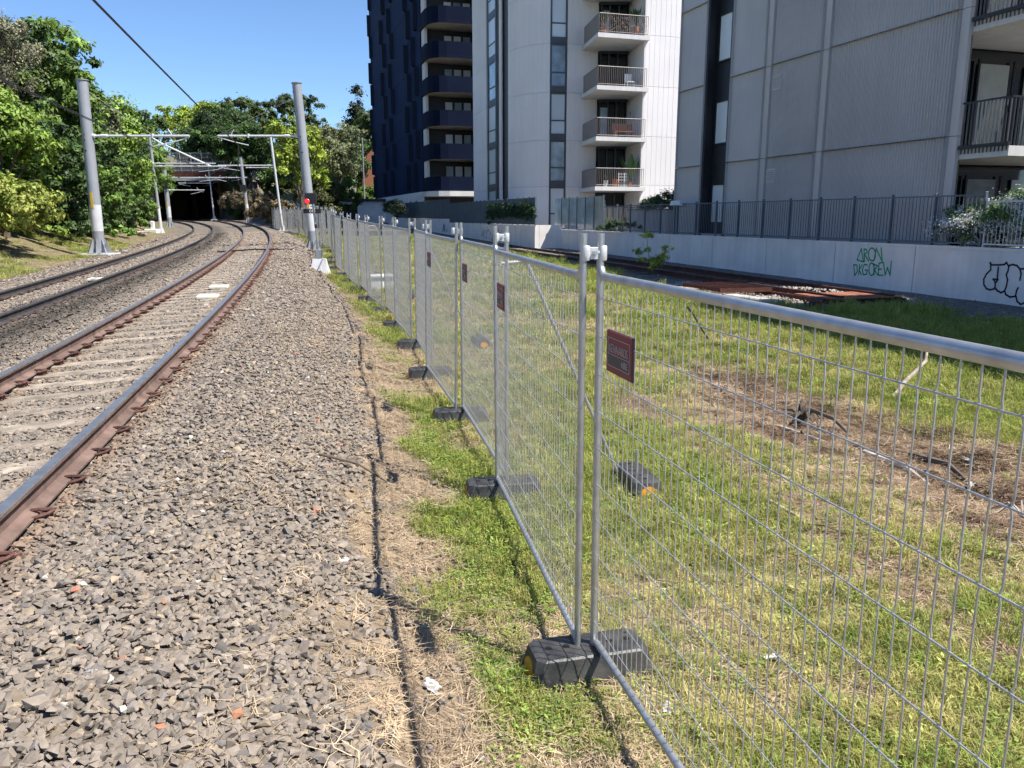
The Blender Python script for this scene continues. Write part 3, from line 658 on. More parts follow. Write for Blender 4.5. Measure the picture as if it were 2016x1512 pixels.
def stay(jx, jy, rz, zg, label, group):
    """leaning brace from the top of a joint down to a weighted foot in the yard"""
    t = thing('fence_stay', label, 'fence brace', (jx, jy, zg), rz, group)      # local +y points into the yard
    MB().tube([(0, .0, 1.845), (0, .20, 1.86)], .013, 8).build('bracket', M['galv_dull'], t, True)
    MB().tube([(0, .17, 1.87), (0, .21, 1.82), (0, .95, .16)], .0145, 10).build('strut', M['galv'], t, True)
    MB().tube([(0, 1.12, .10), (0, 1.12, .33)], .014, 8).build('peg', M['galv'], t, True)
    return t
GAP = .078
SIGNS = {0: (.13, 1.535), 1: (.13, 1.535), 2: (.12, 1.535), 3: (.16, 1.535)}
nj = len(JOINTS)
for i in range(nj - 1):
    a, b_ = Vector(JOINTS[i]), Vector(JOINTS[i + 1]); d = (b_ - a); D = d.length; d /= D
    # local x runs from the far joint back towards the camera so the sign sits at the far end
    lat = Vector((d.y, -d.x)) * (GAP / 2) * (1 if i % 2 == 0 else -1)
    p0 = b_ + lat - d * .004; L_ = D - .008; rz = math.atan2(-d.y, -d.x)
    zg = float(zf((a.y + b_.y) / 2))
    det = 2 if i < 3 else 1
    lab = ['nearest galvanised wire fence panel cut off by the right edge, with a red hire sign', 'galvanised wire fence panel with a red hire sign between the two nearest black feet', 'third galvanised wire fence panel counting away from the camera, with a red hire sign'][i] if i < 3 else '%s galvanised wire fence panel counting away from the camera' % ORD[i]
    t = thing('temporary_fence', lab, 'fence panel', (p0.x, p0.y, zg), rz, 'temporary wire fence panels along the track')
    z0, z1 = float(zf(b_.y)), float(zf(a.y))
    t.rotation_euler = (random.uniform(-.016, .016) if i > 1 else .004, -math.atan2(z1 - z0, L_) if i else 0, rz); t.location.z = z0
    panel_parts(t, L_, 0, det)
    if i in SIGNS: hire_sign(t, *SIGNS[i])
for i in range(1, nj):
    a = Vector(JOINTS[i]); d = (Vector(JOINTS[min(i + 1, nj - 1)]) - Vector(JOINTS[i - 1])).normalized(); rz = math.atan2(d.y, d.x); zg = float(zf(a.y))
    fx, fy = a.x - (-d.y) * .015, a.y - d.x * .015
    nm = ['', 'black plastic fence foot with amber reflector, nearest to the camera', 'second nearest black plastic fence foot, under the braced joint', 'third nearest black plastic fence foot with dusty top']
    fence_foot(a.x + .01, a.y, rz - math.pi / 2 + math.pi + random.uniform(-.05, .05), nm[i] if i < 4 else '%s black plastic fence foot counting away from the camera' % ORD[i - 1], i < 5, zg + .005, 'black feet under the wire fence')
    clamp(a.x, a.y, zg + 2.035, rz - math.pi / 2, '%s steel fence clamp counting away from the camera' % ORD[i - 1], GAP, 'steel clamps joining the wire fence panels')
STAYS = {2: 'nearest slanting fence brace with bolted bracket', 5: 'second slanting fence brace counting away from the camera', 8: 'third slanting fence brace counting away from the camera', 11: 'fourth slanting fence brace counting away from the camera'}
SFEET = {2: 'black plastic foot in the grass holding the nearest slanting brace', 5: 'black plastic foot in the grass holding the second slanting brace', 8: 'black plastic foot in the grass holding the third slanting brace', 11: 'black plastic foot in the grass holding the fourth slanting brace'}
for i in STAYS:
    a = Vector(JOINTS[i]); d = (Vector(JOINTS[i + 1]) - Vector(JOINTS[i - 1])).normalized(); zg = float(zf(a.y)); rz = math.atan2(d.y, d.x) + math.pi   # local +y = right of travel
    stay(a.x, a.y, rz, zg, STAYS[i], 'slanting braces behind the wire fence')
    q = a + Vector((d.y, -d.x)) * 1.12
    fence_foot(q.x, q.y, math.atan2(d.y, d.x), SFEET[i], i < 6, None, 'black feet of the fence braces')

# ------------------------------------------------------------ overhead line masts
def mast(name, label, x, y, z, top, r, lean, base='gusset', r2=None, white=True, group='overhead line masts'):
    t = thing(name, label, 'mast', (x, y, z), 0, group); H = top - z; lx, ly = lean
    f = lambda h: (lx * h, ly * h, h)
    if r > .15:
        MB().tube([f(.05), f(H * .135)], [r, r], 24).build('pole_foot', M['mast'], t, True)
        MB().tube([f(H * .135), f(H * .29)], [r + .002] * 2, 24).build('whitewash_band', M['mast_white'], t, True)
        MB().tube([f(H * .29), f(H - .03)], [r, (r2 or r * .93)], 24).build('pole', M['mast'], t, True)
        MB().tube([f(H - .03), f(H)], [(r2 or r * .93) + .035] * 2, 24).build('cap_plate', M['mast'], t, True)
        mb = MB()
        for k in range(8):
            m_ = Matrix.Rotation(k * math.pi / 4 + .2, 4, 'Z'); q = [(r * .9, 0), (r + .26, 0), (r + .24, .03), (r + .03, .55), (r * .9, .55)]
            vs = [m_ @ Vector((a, s * .012, .06 + b)) for s in (-1, 1) for a, b in q]
            mb.add(vs, [(0, 1, 2, 3, 4), (9, 8, 7, 6, 5)] + [(j, 5 + j, 5 + (j + 1) % 5, (j + 1) % 5) for j in range(5)])
        mb.build('gusset', M['mast'], t)
        MB().tube([(0, 0, .02), (0, 0, .06)], r + .3, 20).build('base_plate', M['mast'], t)
        MB().cbox(-.62, .62, -.55, .55, -.35, .025, .03).build('plinth', M['concrete'], t)
        MB().box(-.05 + lx * 2.4, .05 + lx * 2.4, -r - .012 + ly * 2.4, -r + .03 + ly * 2.4, H * .27, H * .36).build('warning_label', M['yellow'], t)
        mb = MB()
        for hh, s in ((H * .60, .035), (H * .66, .025), (H * .69, .025)):
            q = f(hh); mb.tube([(q[0] - .03, q[1] - r * .96 - .012, hh), (q[0] - .03, q[1] - r * .8, hh)], s, 8)
        mb.build('cable_hole', M['hole'], t)
    else:
        MB().tube([f(.02), f(H * .28)], [r + .003] * 2, 12).build('whitewash_band', M['mast_white'], t, True)
        MB().tube([f(H * .28), f(H)], [r, (r2 or r)], 12).build('pole', M['mast'] if r > .1 else M['arm'], t, True)
        mb = MB()
        for k in range(4):
            m_ = Matrix.Rotation(k * math.pi / 2 + .4, 4, 'Z'); q = [(r * .8, 0), (r + .18, 0), (r + .02, .45), (r * .8, .45)]
            vs = [m_ @ Vector((a, s * .01, .02 + b)) for s in (-1, 1) for a, b in q]
            mb.add(vs, [(0, 1, 2, 3), (7, 6, 5, 4)] + [(j, 4 + j, 4 + (j + 1) % 4, (j + 1) % 4) for j in range(4)])
        mb.build('gusset', M['mast_white'], t); MB().cbox(-r - .3, r + .3, -r - .3, r + .3, -.25, .03, .03).build('plinth', M['concrete'], t)
    return t
def cantilever(t, h, x0, x1, r=.045, reg=True, dy=0.0, droop=.0):
    """horizontal registration tube with insulator, steady arm and wire clamp; x in the mast's frame"""
    MB().tube([(x0, dy, h), (x1, dy, h + droop)], r, 10).build('arm_tube', M['arm'], t, True)
    s = 1 if x1 > x0 else -1; a = x0 + s * .35
    MB().tube([(x0, dy, h), (x0 + s * .1, dy, h)], r + .04, 10).tube([(a, dy, h), (a + s * .25, dy, h)], r + .025, 10).build('insulator', M['arm'], t, True)
    if reg:
        m_ = x0 + (x1 - x0) * .62
        MB().tube([(x1 - s * .15, dy, h - .1), (x1 - s * .7, dy - .03, h - .26), (m_, dy - .03, h - .42)], r * .5, 6).tube([(x1 - s * .15, dy, h), (x1 - s * .15, dy, h - .22)], r * .5, 6).build('steady_arm', M['arm'], t, True)
        MB().tube([(m_, dy, h + .10), (m_, dy, h - .08)], .06, 8).tube([(m_ + s * .8, dy, h + .05), (m_ + s * .65, dy, h + .28)], .02, 6).build('wire_clamp', M['arm'], t, True)
LN = -.055
mL = mast('overhead_mast', 'stout grey steel mast standing on a concrete plinth by the left bank', -17.35, 34.0, .68, 7.62, .225, (.0, 0), r2=.215)
cantilever(mL, 4.76, .2, 4.15, .05)
MB().tube([(.2, 0, 6.5), (-.3, 1.5, 6.52), (-10.9, 32, 7.7)], .012, 5).build('stay_wire', M['arm'], mL)
mR = mast('overhead_mast', 'stout grey steel mast behind the red signal', -9.45, 38.6, .50, 8.22, .22, (LN, 0), r2=.205)
cantilever(mR, 5.38, -.5, -4.2, .05)
MB().tube([(-.55, 0, 7.1), (-1.0, .9, 7.1), (-11.8, 20.8, 7.3)], .012, 5).build('stay_wire', M['arm'], mR)
m5 = mast('overhead_mast', 'slim pale mast just beyond the red signal', -19.75, 70, 1.02, 8.86, .095, (-.075, 0))
cantilever(m5, 5.45, -.4, -5.2, .05)
m6 = mast('overhead_mast', 'grey mast standing beside the grassy cutting right of the tunnel', -30.4, 94, 1.5, 8.85, .19, (-.065, 0))
cantilever(m6, 5.1, .1, -3.7, .05); cantilever(m6, 6.2, .1, 3.4, .05, False)
MB().box(-.62, .0, -.3, -.05, 3.6, 4.3).build('tensioner_box', M['frame_dk'], m6)
m1 = mast('overhead_mast', 'slim mast with a long slanting strut left of the tunnel', -28.5, 66, .86, 8.6, .12, (-.04, 0))
MB().tube([(-.1, 0, 7.5), (.5, .1, 7.1), (4.3, .5, 5.3)], .07, 8).build('slanting_strut', M['arm'], m1, True)
cantilever(m1, 5.3, -.1, 5.6, .05); cantilever(m1, 5.5, -.1, 4.9, .05, False, -.3)
m2 = mast('overhead_mast', 'thicker grey mast just behind the slim strutted mast', -37.0, 88, 1.12, 8.66, .235, (-.02, 0))
cantilever(m2, 5.2, .2, 5.6, .05); cantilever(m2, 3.9, .2, 4.0, .05)
MB().box(-.15, .25, -.42, -.2, 4.0, 5.0).build('tensioner_box', M['frame_dk'], m2)
m4 = mast('overhead_mast', 'slim mast standing in front of the dark tunnel mouth', -41.3, 113, 1.85, 9.0, .09, (-.04, 0))
cantilever(m4, 4.9, -.1, -4.6, .05); cantilever(m4, 5.6, .1, 4.4, .05)
m3 = mast('overhead_mast', 'rusty pale post against the left end of the bridge', -52.2, 114, 1.6, 8.0, .085, (-.02, 0))
cb = thing('concrete_block', 'small white concrete block beside the slim strutted mast', 'concrete block', (-29.0, 65.5, .82))
MB().cbox(-.5, .5, -.4, .4, -.1, .42, .04).build('block', M['white'], cb); MB().cbox(-.12, .2, -.1, .1, .42, 1.05, .05).build('upstand', M['white'], cb)

# overhead wires
def wire_obj(label, pts, r, sag=0.0, clips=()):
    p = []
    for a, b_ in zip(pts[:-1], pts[1:]):
        for k in range(12):
            s = k / 12; p.append(tuple(a[j] + (b_[j] - a[j]) * s - (sag * 4 * s * (1 - s) if j == 2 else 0) for j in range(3)))
    p.append(pts[-1]); t = thing('overhead_wire', label, 'overhead wire', pts[0]); q = [tuple(c[j] - pts[0][j] for j in range(3)) for c in p]
    MB().tube(q, r, 6).build('conductor', M['wire'], t, True)
    MB().tube([(c[0] + .03, c[1], c[2] - .05) for c in q], r * .8, 6).build('conductor', M['wire'], t, True)
    if clips:
        mb = MB()
        for k in clips: c = q[k]; mb.tube([(c[0] - .02, c[1], c[2] + .03), (c[0] + .05, c[1], c[2] - .07)], .022, 6)
        mb.build('dropper', M['wire'], t)
WZ = lambda y: float(zr(y)) + 4.75
wire_obj('black overhead contact wire above the near track', [(-.75, -9, 5.5), (-12.75, 38.6, 5.5), (-23.3, 70, 6.1), (-33.1, 94, 6.5), (-44.5, 118, 6.5)], .016, .12, (5, 8, 10))
wire_obj('black overhead contact wire above the far track', [(-4.8, -6, 5.4), (-14.9, 34, 5.1), (-23.8, 66, 5.8), (-34, 88, 6.0), (-49.5, 118, 6.5)], .014, .15)

# ------------------------------------------------------------ signal with number plate
sx, sy = -6.45, 27.0; sz = gz1(sx, sy)
sg = thing('railway_signal', 'trackside signal showing red above a black plate numbered 043', 'signal', (sx, sy, sz))
MB().add([(-.28, -.2, -.1), (.28, -.2, -.1), (.32, .2, -.1), (-.3, .2, -.1), (-.2, -.12, .42), (.2, -.12, .42), (.2, .14, .42), (-.2, .14, .42)], [(0, 1, 5, 4), (1, 2, 6, 5), (2, 3, 7, 6), (3, 0, 4, 7), (4, 5, 6, 7)]).build('foundation', M['white'], sg)
MB().cbox(-.1, .1, -.08, .08, .46, .72, .01).build('junction_box', M['galv'], sg)
MB().tube([(0, 0, .42), (-.02, 0, .8), (-.10, 0, 1.95)], .042, 12).build('post', M['galv'], sg, True)
MB().tube([(-.062, 0, 1.42), (-.072, 0, 1.55)], .047, 12).build('band', M['black'], sg)
MB().cbox(-.36, .02, -.09, -.02, 2.2, 2.56, .015).build('back_board', M['black'], sg)
MB().tube([(-.27, -.09, 2.29), (-.27, -.17, 2.29)], [.085, .095], 20).build('lamp_hood', M['black'], sg, True)
MB().tube([(-.27, -.166, 2.29), (-.27, -.185, 2.29)], [.08, .06], 20).build('red_lens', M['red_lamp'], sg, True)
MB().tube([(-.11, 0, 1.9), (-.14, 0, 2.25)], .028, 8).box(-.2, .06, -.05, .02, 2.1, 2.15).build('bracket', M['galv'], sg)
npl = MB().cbox(-.43, .15, -.10, -.07, 1.90, 2.05, .006).build('number_plate', M['black'], sg)
text('plate_number', '043', .16, M['white'], npl, (-.13, -.104, 1.975), (RAD(90), 0, 0), .85)
tag(MB().tube([(sx + .1, sy - .35, sz + .02), (sx + .0, sy - .9, sz + .05), (sx - .25, sy - 1.6, sz + .08), (sx - .1, sy - 2.2, sz + .06)], .02, 6).build('cable', M['cable'], None, True), 'short black cable leaving the signal foundation', 'cable')
for k, (x0, y0, x1, y1, lab, m_) in enumerate(((-8.6, 27.2, -6.75, 27.0, 'pale pipe lying on the ballast beside the signal foundation', 'galv'), (-12.2, 33.4, -9.0, 33.0, 'dark cable crossing under the near track before the signal', 'cable'))):
    z0, z1 = gz1(x0, y0) + .06, gz1(x1, y1) + .06
    tag(MB().tube([(x0, y0, z0), ((x0 + x1) / 2, (y0 + y1) / 2 + .12, (z0 + z1) / 2 + .05), (x1, y1, z1)], .03, 7).build('pipe' if k == 0 else 'cable', M[m_], None, True), lab, 'pipe' if k == 0 else 'cable')
# plates between the rails
for (x, y, lab) in ((-6.62, 18.1, 'far cream plastic plate between the near rails'), (-6.13, 16.1, 'near cream plastic plate between the near rails'), (-10.8, 20.9, 'cream plastic plate between the far rails')):
    z = float(zr(y)) - (.13 if x > -9 else .2); t = thing('track_plate', lab, 'track plate', (x, y, z), RAD(14), 'cream plates between the rails')
    MB().cbox(-.2, .2, -.24, .24, -.05, 0, .012).build('lid', M['plate'], t); MB().box(-.16, .16, -.2, .2, -.14, -.05).build('box', M['frame_dk'], t)
# ------------------------------------------------------------ retaining wall and its railing
RW = math.atan2(UY, UX)                                      # local x = away along the wall, local y = towards the track
def wpt(u, n): return (UX * u + NX * n, UY * u + NY * n)
def on_wall(u, n, z=0): x, y = wpt(u, n); return (x, y, z)
def ribbon(mb, pts, w, y):
    """flat painted stroke in the local xz plane, 3 mm proud of the face at y"""
    for a, b_ in zip(pts[:-1], pts[1:]):
        d = Vector((b_[0] - a[0], b_[1] - a[1])); l = d.length
        if l < 1e-6: continue
        d /= l; p = Vector((-d.y, d.x)) * w / 2; e = d * w * .4
        q = [Vector(a) - e + p, Vector(a) - e - p, Vector(b_) + e - p, Vector(b_) + e + p]
        mb.add([(v.x, y, v.y) for v in q], [(0, 1, 2, 3)])
GREEN = [[(19.52,0.97),(19.38,1.3),(19.25,0.93),(19.52,0.97)],[(19.27,1.3),(19.21,0.94)],[(19.27,1.29),(19.16,1.28),(19.13,1.21),(19.23,1.14),(19.04,0.96)],[(18.8,1.16),(18.8,1.08),(18.83,1.02),(18.88,0.98),(18.94,0.98),(19.0,1.01),(19.05,1.07),(19.07,1.15),(19.07,1.23),(19.04,1.29),(18.99,1.33),(18.93,1.33),(18.87,1.3),(18.82,1.24),(18.8,1.16)],[(18.83,0.99),(18.79,1.33),(18.51,0.97),(18.6,1.35)],[(19.64,0.82),(19.56,0.51),(19.46,0.65),(19.51,0.82),(19.64,0.82)],[(19.4,0.84),(19.39,0.55)],[(19.29,0.84),(19.4,0.69),(19.29,0.56)],[(19.08,0.85),(19.21,0.85),(19.26,0.7),(19.21,0.56),(19.07,0.59),(19.06,0.7),(19.15,0.7)],[(18.79,0.74),(18.79,0.67),(18.81,0.6),(18.85,0.57),(18.9,0.56),(18.94,0.59),(18.98,0.65),(19.0,0.73),(19.0,0.81),(18.98,0.87),(18.94,0.91),(18.89,0.91),(18.85,0.88),(18.81,0.82),(18.79,0.74)],[(18.82,0.89),(18.78,0.59)],[(18.82,0.88),(18.68,0.85),(18.78,0.72),(18.64,0.6)],[(18.5,0.95),(18.63,0.92),(18.61,0.59),(18.43,0.6)],[(18.63,0.75),(18.51,0.77)],[(18.46,0.95),(18.35,0.61),(18.29,0.82),(18.17,0.62),(18.17,1.0)]]
BLACK = [[(15.0,1.13),(14.97,1.08),(14.75,1.09),(14.6,1.11),(14.56,1.16),(14.48,1.07),(14.49,0.96),(14.52,0.88),(14.47,0.76),(14.48,0.61),(14.51,0.5),(14.6,0.45),(14.71,0.49),(14.78,0.55),(14.79,0.67)],[(14.98,1.12),(14.96,0.96),(15.06,0.86),(15.12,0.73),(15.1,0.6),(15.01,0.51),(14.91,0.49),(14.81,0.52),(14.78,0.56)],[(14.76,1.03),(14.75,0.76)],[(14.86,0.75),(14.73,0.75),(14.78,0.67),(14.86,0.75)],[(14.48,1.09),(14.39,1.12),(14.27,1.1),(14.18,1.02),(14.14,0.92),(14.15,0.78)],[(14.18,1.03),(14.03,1.05)],[(14.51,0.5),(14.47,0.42),(14.35,0.37),(14.21,0.4),(14.2,0.53),(14.17,0.6)],[(14.2,0.41),(14.15,0.29),(14.05,0.23),(13.92,0.3)]]
U0 = 10.0
rw = thing('retaining_wall', 'long pale painted retaining wall with green and black graffiti', 'wall', on_wall(U0, 16.6), RW)
seams = [0, 7.35, 10.5, 14.0, 17.5, 21.0, 24.5, 28, 31.5, 35.0, 38.2]
for a, b_ in zip(seams[:-1], seams[1:]):
    MB().box(a + .013, b_ - .013, -.3, 0, -.6, 1.40).build('wall_panel', M['wall_paint'], rw)
    MB().box(a + .008, b_ - .008, -.32, .012, 1.402, 1.48).build('coping', M['wall_paint'], rw)
MB().box(.02, 38.2, -.27, -.02, -.6, 1.39).build('joint_backing', M['joint'], rw)
mb = MB()
for s in GREEN: ribbon(mb, [(u - U0, z) for u, z in s], .042, .004)
g = mb.build('graffiti', M['green_paint'], rw); g['label'] = 'green sprayed letters ARON over DKGCREW'
mb = MB()
for k, s in enumerate(BLACK): ribbon(mb, [(u - U0, z) for u, z in s], .045, .004)
g = mb.build('graffiti', M['black_paint'], rw); g['label'] = 'black outlined bubble letters'
# railing on the wall, every bar and post its own part
def railing(name, label, u0, posts, n, zb, zt, step, mat, post_w=.06, end=None):
    t = thing(name, label, 'railing', on_wall(u0, n, zb), RW); L_ = posts[-1] - posts[0]; H = zt - zb
    pme = MB().cbox(-.02, .02, -post_w, post_w * .4, -.06, H + .02, .006).mesh('post', mat); bme = MB().box(-.007, .007, -.007, .007, .06, H - .045).mesh('bar', mat)
    for p in posts: inst('post', pme, t, (p, 0, 0))
    for z in (.075, H - .06): MB().box(posts[0], posts[-1], -.02, .02, z - .018, z + .018).build('rail', mat, t)
    x = posts[0] + step
    while x < posts[-1] - .02:
        inst('bar', bme, t, (x, .0, 0)); x += step
    return t
railing('wall_railing', 'tall blue grey bar railing on top of the retaining wall', 15.46, [1.513 * k for k in range(16)], 16.72, 1.48, 2.78, .1261, M['blue_fence'])
railing('wall_railing', 'lower bar railing in front of the white flowering shrub', 10.2, [0, 1.3, 2.6, 3.9, 5.2], 16.74, 1.48, 2.62, .108, M['galv_dull'], .03)
# left stretch of wall, stepping forward
lw = thing('boundary_wall', 'pale wall below the green screen, ending in a sunlit return', 'wall', on_wall(44.0, 15.0), RW)
x = 0
for k, (L_, h) in enumerate(((5.5, 1.74), (5.5, 1.74), (5.5, 1.74), (5.5, 1.74), (5.5, 2.05), (6, 2.05), (6, 2.05), (8, 2.1), (8, 2.2))):
    MB().box(x + .008, x + L_ - .008, -.25, 0, -.6, h).build('wall_panel', M['wall_paint'], lw); x += L_
MB().box(-.0, .25, -1.62, -.262, -.6, 1.74).build('return_wall', M['wall_paint'], lw)
mb = MB(); r_ = random.Random(4)
for k in range(26):
    a = r_.uniform(6.5, 11.5); z = r_.uniform(.95, 1.5); ribbon(mb, [(a, z), (a + r_.uniform(-.35, .35), z - r_.uniform(.1, .45)), (a + r_.uniform(-.4, .4), z - r_.uniform(-.1, .3))], .05, .004)
g = mb.build('graffiti', M['grey_spray'], lw); g['label'] = 'faded grey scribbled tags'
mb = MB()
for k in range(9):
    a = r_.uniform(22.5, 24.5); z = r_.uniform(1.2, 1.8); ribbon(mb, [(a, z), (a + r_.uniform(-.3, .3), z - .3), (a + r_.uniform(-.4, .4), z)], .06, .004)
g = mb.build('graffiti', M['blue_spray'], lw); g['label'] = 'blue sprayed scribble'
sc = thing('boundary_screen', 'dark blue green slatted screen along the top of the left wall', 'fence', on_wall(44.0, 14.98, 1.74), RW)
x = 0; k = 0
while x < 50:
    h0 = 0 if x < 22 else .33; MB().box(x + .03, x + 1.07, -.05, -.02, h0 + .03, 1.55 + (x > 22) * .35).build('screen_panel', M['blue_screen'], sc)
    MB().box(x - .03, x + .03, -.08, 0, h0, 1.6 + (x > 22) * .35).build('post', M['blue_fence'], sc); x += 1.1; k += 1
rl2 = railing('terrace_railing', 'taupe bar railing in front of the ground floor terrace', 36.4, [0, 2.4, 4.8, 7.2, 9.4], 18.3, 1.5, 2.75, .115, M['rail_bar'], .03)
gl = thing('glass_screen', 'pale glass fence panels at the end of the taller railing', 'fence', on_wall(38.4, 16.75, 1.5), RW)
for k in range(6): MB().box(k * 1.2 + .03, k * 1.2 + 1.17, -.03, -.01, .05, 1.75).build('pane', M['glass_mid'], gl); MB().box(k * 1.2 - .025, k * 1.2 + .025, -.05, .02, 0, 1.8).build('post', M['blue_fence'], gl)
ut = thing('utility_cabinet', 'low ribbed grey cabinet behind the railing', 'cabinet', on_wall(33.2, 17.6, 1.4), RW)
mb = MB()
for k in range(30): mb.box(k * .13, k * .13 + .1, -.02, .02, 0, 1.12)
mb.box(-.05, 3.95, -.6, -.01, 0, 1.12); mb.build('body', M['clad_smooth'], ut); MB().box(-.1, 4.0, -.65, .05, 1.125, 1.17).build('lid', M['frame'], ut)
fl = thing('floodlight', 'small pale floodlight on a short post of the wall railing', 'floodlight', on_wall(30.6, 16.62, 1.48), RW)
MB().tube([(0, 0, 0), (0, 0, 1.15)], .03, 8).build('post', M['frame'], fl); MB().cbox(-.45, .35, -.05, .35, 1.15, 1.35, .04, 0, Matrix.Rotation(RAD(12), 4, 'X')).build('head', M['galv_dull'], fl)

# ------------------------------------------------------------ cladding helpers
def strip_panel(pts, z0, z1, groove, depth, gw, mat, parent, name='wall_panel', thick=.1, flat=.5):
    """panel that follows a plan polyline (outside to the left), with vertical grooves or ribs pressed into its face"""
    P = np.array(pts, float); seg = np.hypot(*np.diff(P, axis=0).T); S = np.r_[0, np.cumsum(seg)]; Lt = S[-1]
    T = np.diff(P, axis=0) / seg[:, None]; Tn = np.vstack([T, T[-1:]]);
    if len(P) > 2: Tn[1:-1] = (T[:-1] + T[1:]); Tn /= np.hypot(Tn[:, 0], Tn[:, 1])[:, None]
    def at(s, off):
        x = np.interp(s, S, P[:, 0]); y = np.interp(s, S, P[:, 1]); tx = np.interp(s, S, Tn[:, 0]); ty = np.interp(s, S, Tn[:, 1]); h = math.hypot(tx, ty); return (x - ty / h * off, y + tx / h * off)
    e = .008; prof = [(e, -thick), (e, 0)]
    if groove:
        s = groove * .5
        while s < Lt - gw - e:
            prof += [(s, 0), (s + gw * .3, -depth), (s + gw * .7, -depth), (s + gw, 0)]; s += groove
    else: prof += [(float(q), 0) for q in S[1:-1]]
    prof += [(Lt - e, 0), (Lt - e, -thick)]
    if groove: prof = sorted(set(prof[2:-2]) | {(float(q), 0.0) for q in S[1:-1]}, key=lambda q: q[0]) if len(P) > 2 and groove > .2 else prof[2:-2]; prof = [(e, -thick), (e, 0)] + list(prof) + [(Lt - e, 0), (Lt - e, -thick)]
    n = len(prof); pl = [at(s, o) for s, o in prof]; zz0, zz1 = z0 + e, z1 - e
    vs = [(x, y, zz0) for x, y in pl] + [(x, y, zz1) for x, y in pl]
    fs = [(i, i + 1, n + i + 1, n + i) for i in range(n - 1)]
    back = [at(s, -thick) for s, o in prof]
    for zz in (zz0, zz1):
        b0 = len(vs); vs += [(x, y, zz) for x, y in pl] + [(x, y, zz) for x, y in back]
        fs += [(b0 + i, b0 + i + 1, b0 + n + i + 1, b0 + n + i) for i in range(n - 1)]
    return MB().add(vs, fs).build(name, mat, parent)
def window(parent, x0, x1, y, z0, z1, split, glass, frame_mat, fw=.06, glass2=None, depth=.06, axis='x', horiz=True):
    """framed window in the plane y of the parent's frame, outside towards +y; split = height of the transom"""
    f = MB(); d = depth
    for a in ((x0, x0 + fw, z0, z1), (x1 - fw, x1, z0, z1), (x0 + fw, x1 - fw, z0, z0 + fw), (x0 + fw, x1 - fw, z1 - fw, z1)): f.box(a[0], a[1], y - d, y + .012, a[2], a[3])
    if split: f.box(x0 + fw, x1 - fw, y - d, y + .006, split - fw / 2, split + fw / 2)
    w = f.build('window', frame_mat, parent)
    zs = [z0 + fw, split - fw / 2, split + fw / 2, z1 - fw] if split else [z0 + fw, z1 - fw]
    for k in range(0, len(zs), 2): MB().box(x0 + fw, x1 - fw, y - d + .012, y - d + .022, zs[k], zs[k + 1]).build('pane', (glass2 if (k == 0 and glass2) else glass), w)
    return w
LV = [1.15, 4.25, 7.35, 10.45, 13.55, 16.65, 19.75, 22.85, 25.95]

# ------------------------------------------------------------ near ribbed grey block
nb = thing('apartment_building', 'near grey apartment block clad in ribbed panels with a dark window slot', 'building', on_wall(17.1, 17.34), RW)
TOP = 12.75
MB().box(1.65, 10.83, -13, -.11, .8, TOP).box(10.83, 12.72, -13, -.51, .8, TOP).box(12.72, 14.735, -13, -.11, .8, TOP).box(.12, 1.64, -13, -6.31, .8, TOP).box(.30, 1.34, -.44, -.12, .8, TOP).build('core', M['joint'], nb)
nl = [1.55, 4.25, 7.35, 10.45, TOP]
for a, b_ in zip(nl[:-1], nl[1:]):
    for (x0, x1, rib) in ((0.28, 5.23, .105), (5.62, 8.26, .105), (8.67, 10.83, .12), (12.72, 14.83, None)):
        strip_panel([(x1, 0), (x0, 0)], a, b_, rib, .034 if rib and rib < .11 else .006, .055, M['clad_grey'], nb)
    for (x0, x1) in ((0, .28), (5.23, 5.62), (8.26, 8.67)): MB().box(x0 + .004, x1 - .004, -.1, .012, a + .008, b_ - .008).build('smooth_band', M['clad_smooth'], nb)
MB().box(0, 14.83, -.1, -.02, .6, 1.54).build('plinth', M['clad_smooth'], nb)
MB().box(14.74, 14.84, -13, -.102, 1.5, TOP).build('far_end_wall', M['clad_grey'], nb)
MB().box(10.84, 10.98, -.5, .03, 1.4, TOP).box(12.58, 12.71, -.5, .03, 1.4, TOP).box(10.99, 12.57, -.5, -.4, 1.4, TOP).build('window_slot', M['frame_dk'], nb)
for z0, z1 in ((8.15, 9.9), (5.03, 6.68), (1.95, 3.5), (11.2, 12.5)):
    window(nb, 11.5, 12.45, -.32, z0, z1, None, M['glass_pale'], M['frame_dk'], .05, depth=.05)
    MB().box(11.0, 11.5, -.36, -.33, z0 - 1.2, z1).build('spandrel', M['blue_screen'], nb)
for zc in (6.74, 3.62):
    v = MB()
    for (a, b_, c, d_) in ((7.72, 7.77, -.24, .24), (8.17, 8.22, -.24, .24), (7.77, 8.17, .19, .24), (7.77, 8.17, -.24, -.19)): v.box(a, b_, -.01, .035, zc + c, zc + d_)
    o = v.build('wall_vent', M['clad_smooth'], nb); MB().box(7.77, 8.17, -.02, .004, zc - .19, zc + .19).build('vent_back', M['joint'], o)
    for k in range(5): MB().box(7.78, 8.16, .0, .03, zc - .165 + k * .075, zc - .13 + k * .075).build('louvre', M['clad_smooth'], o)
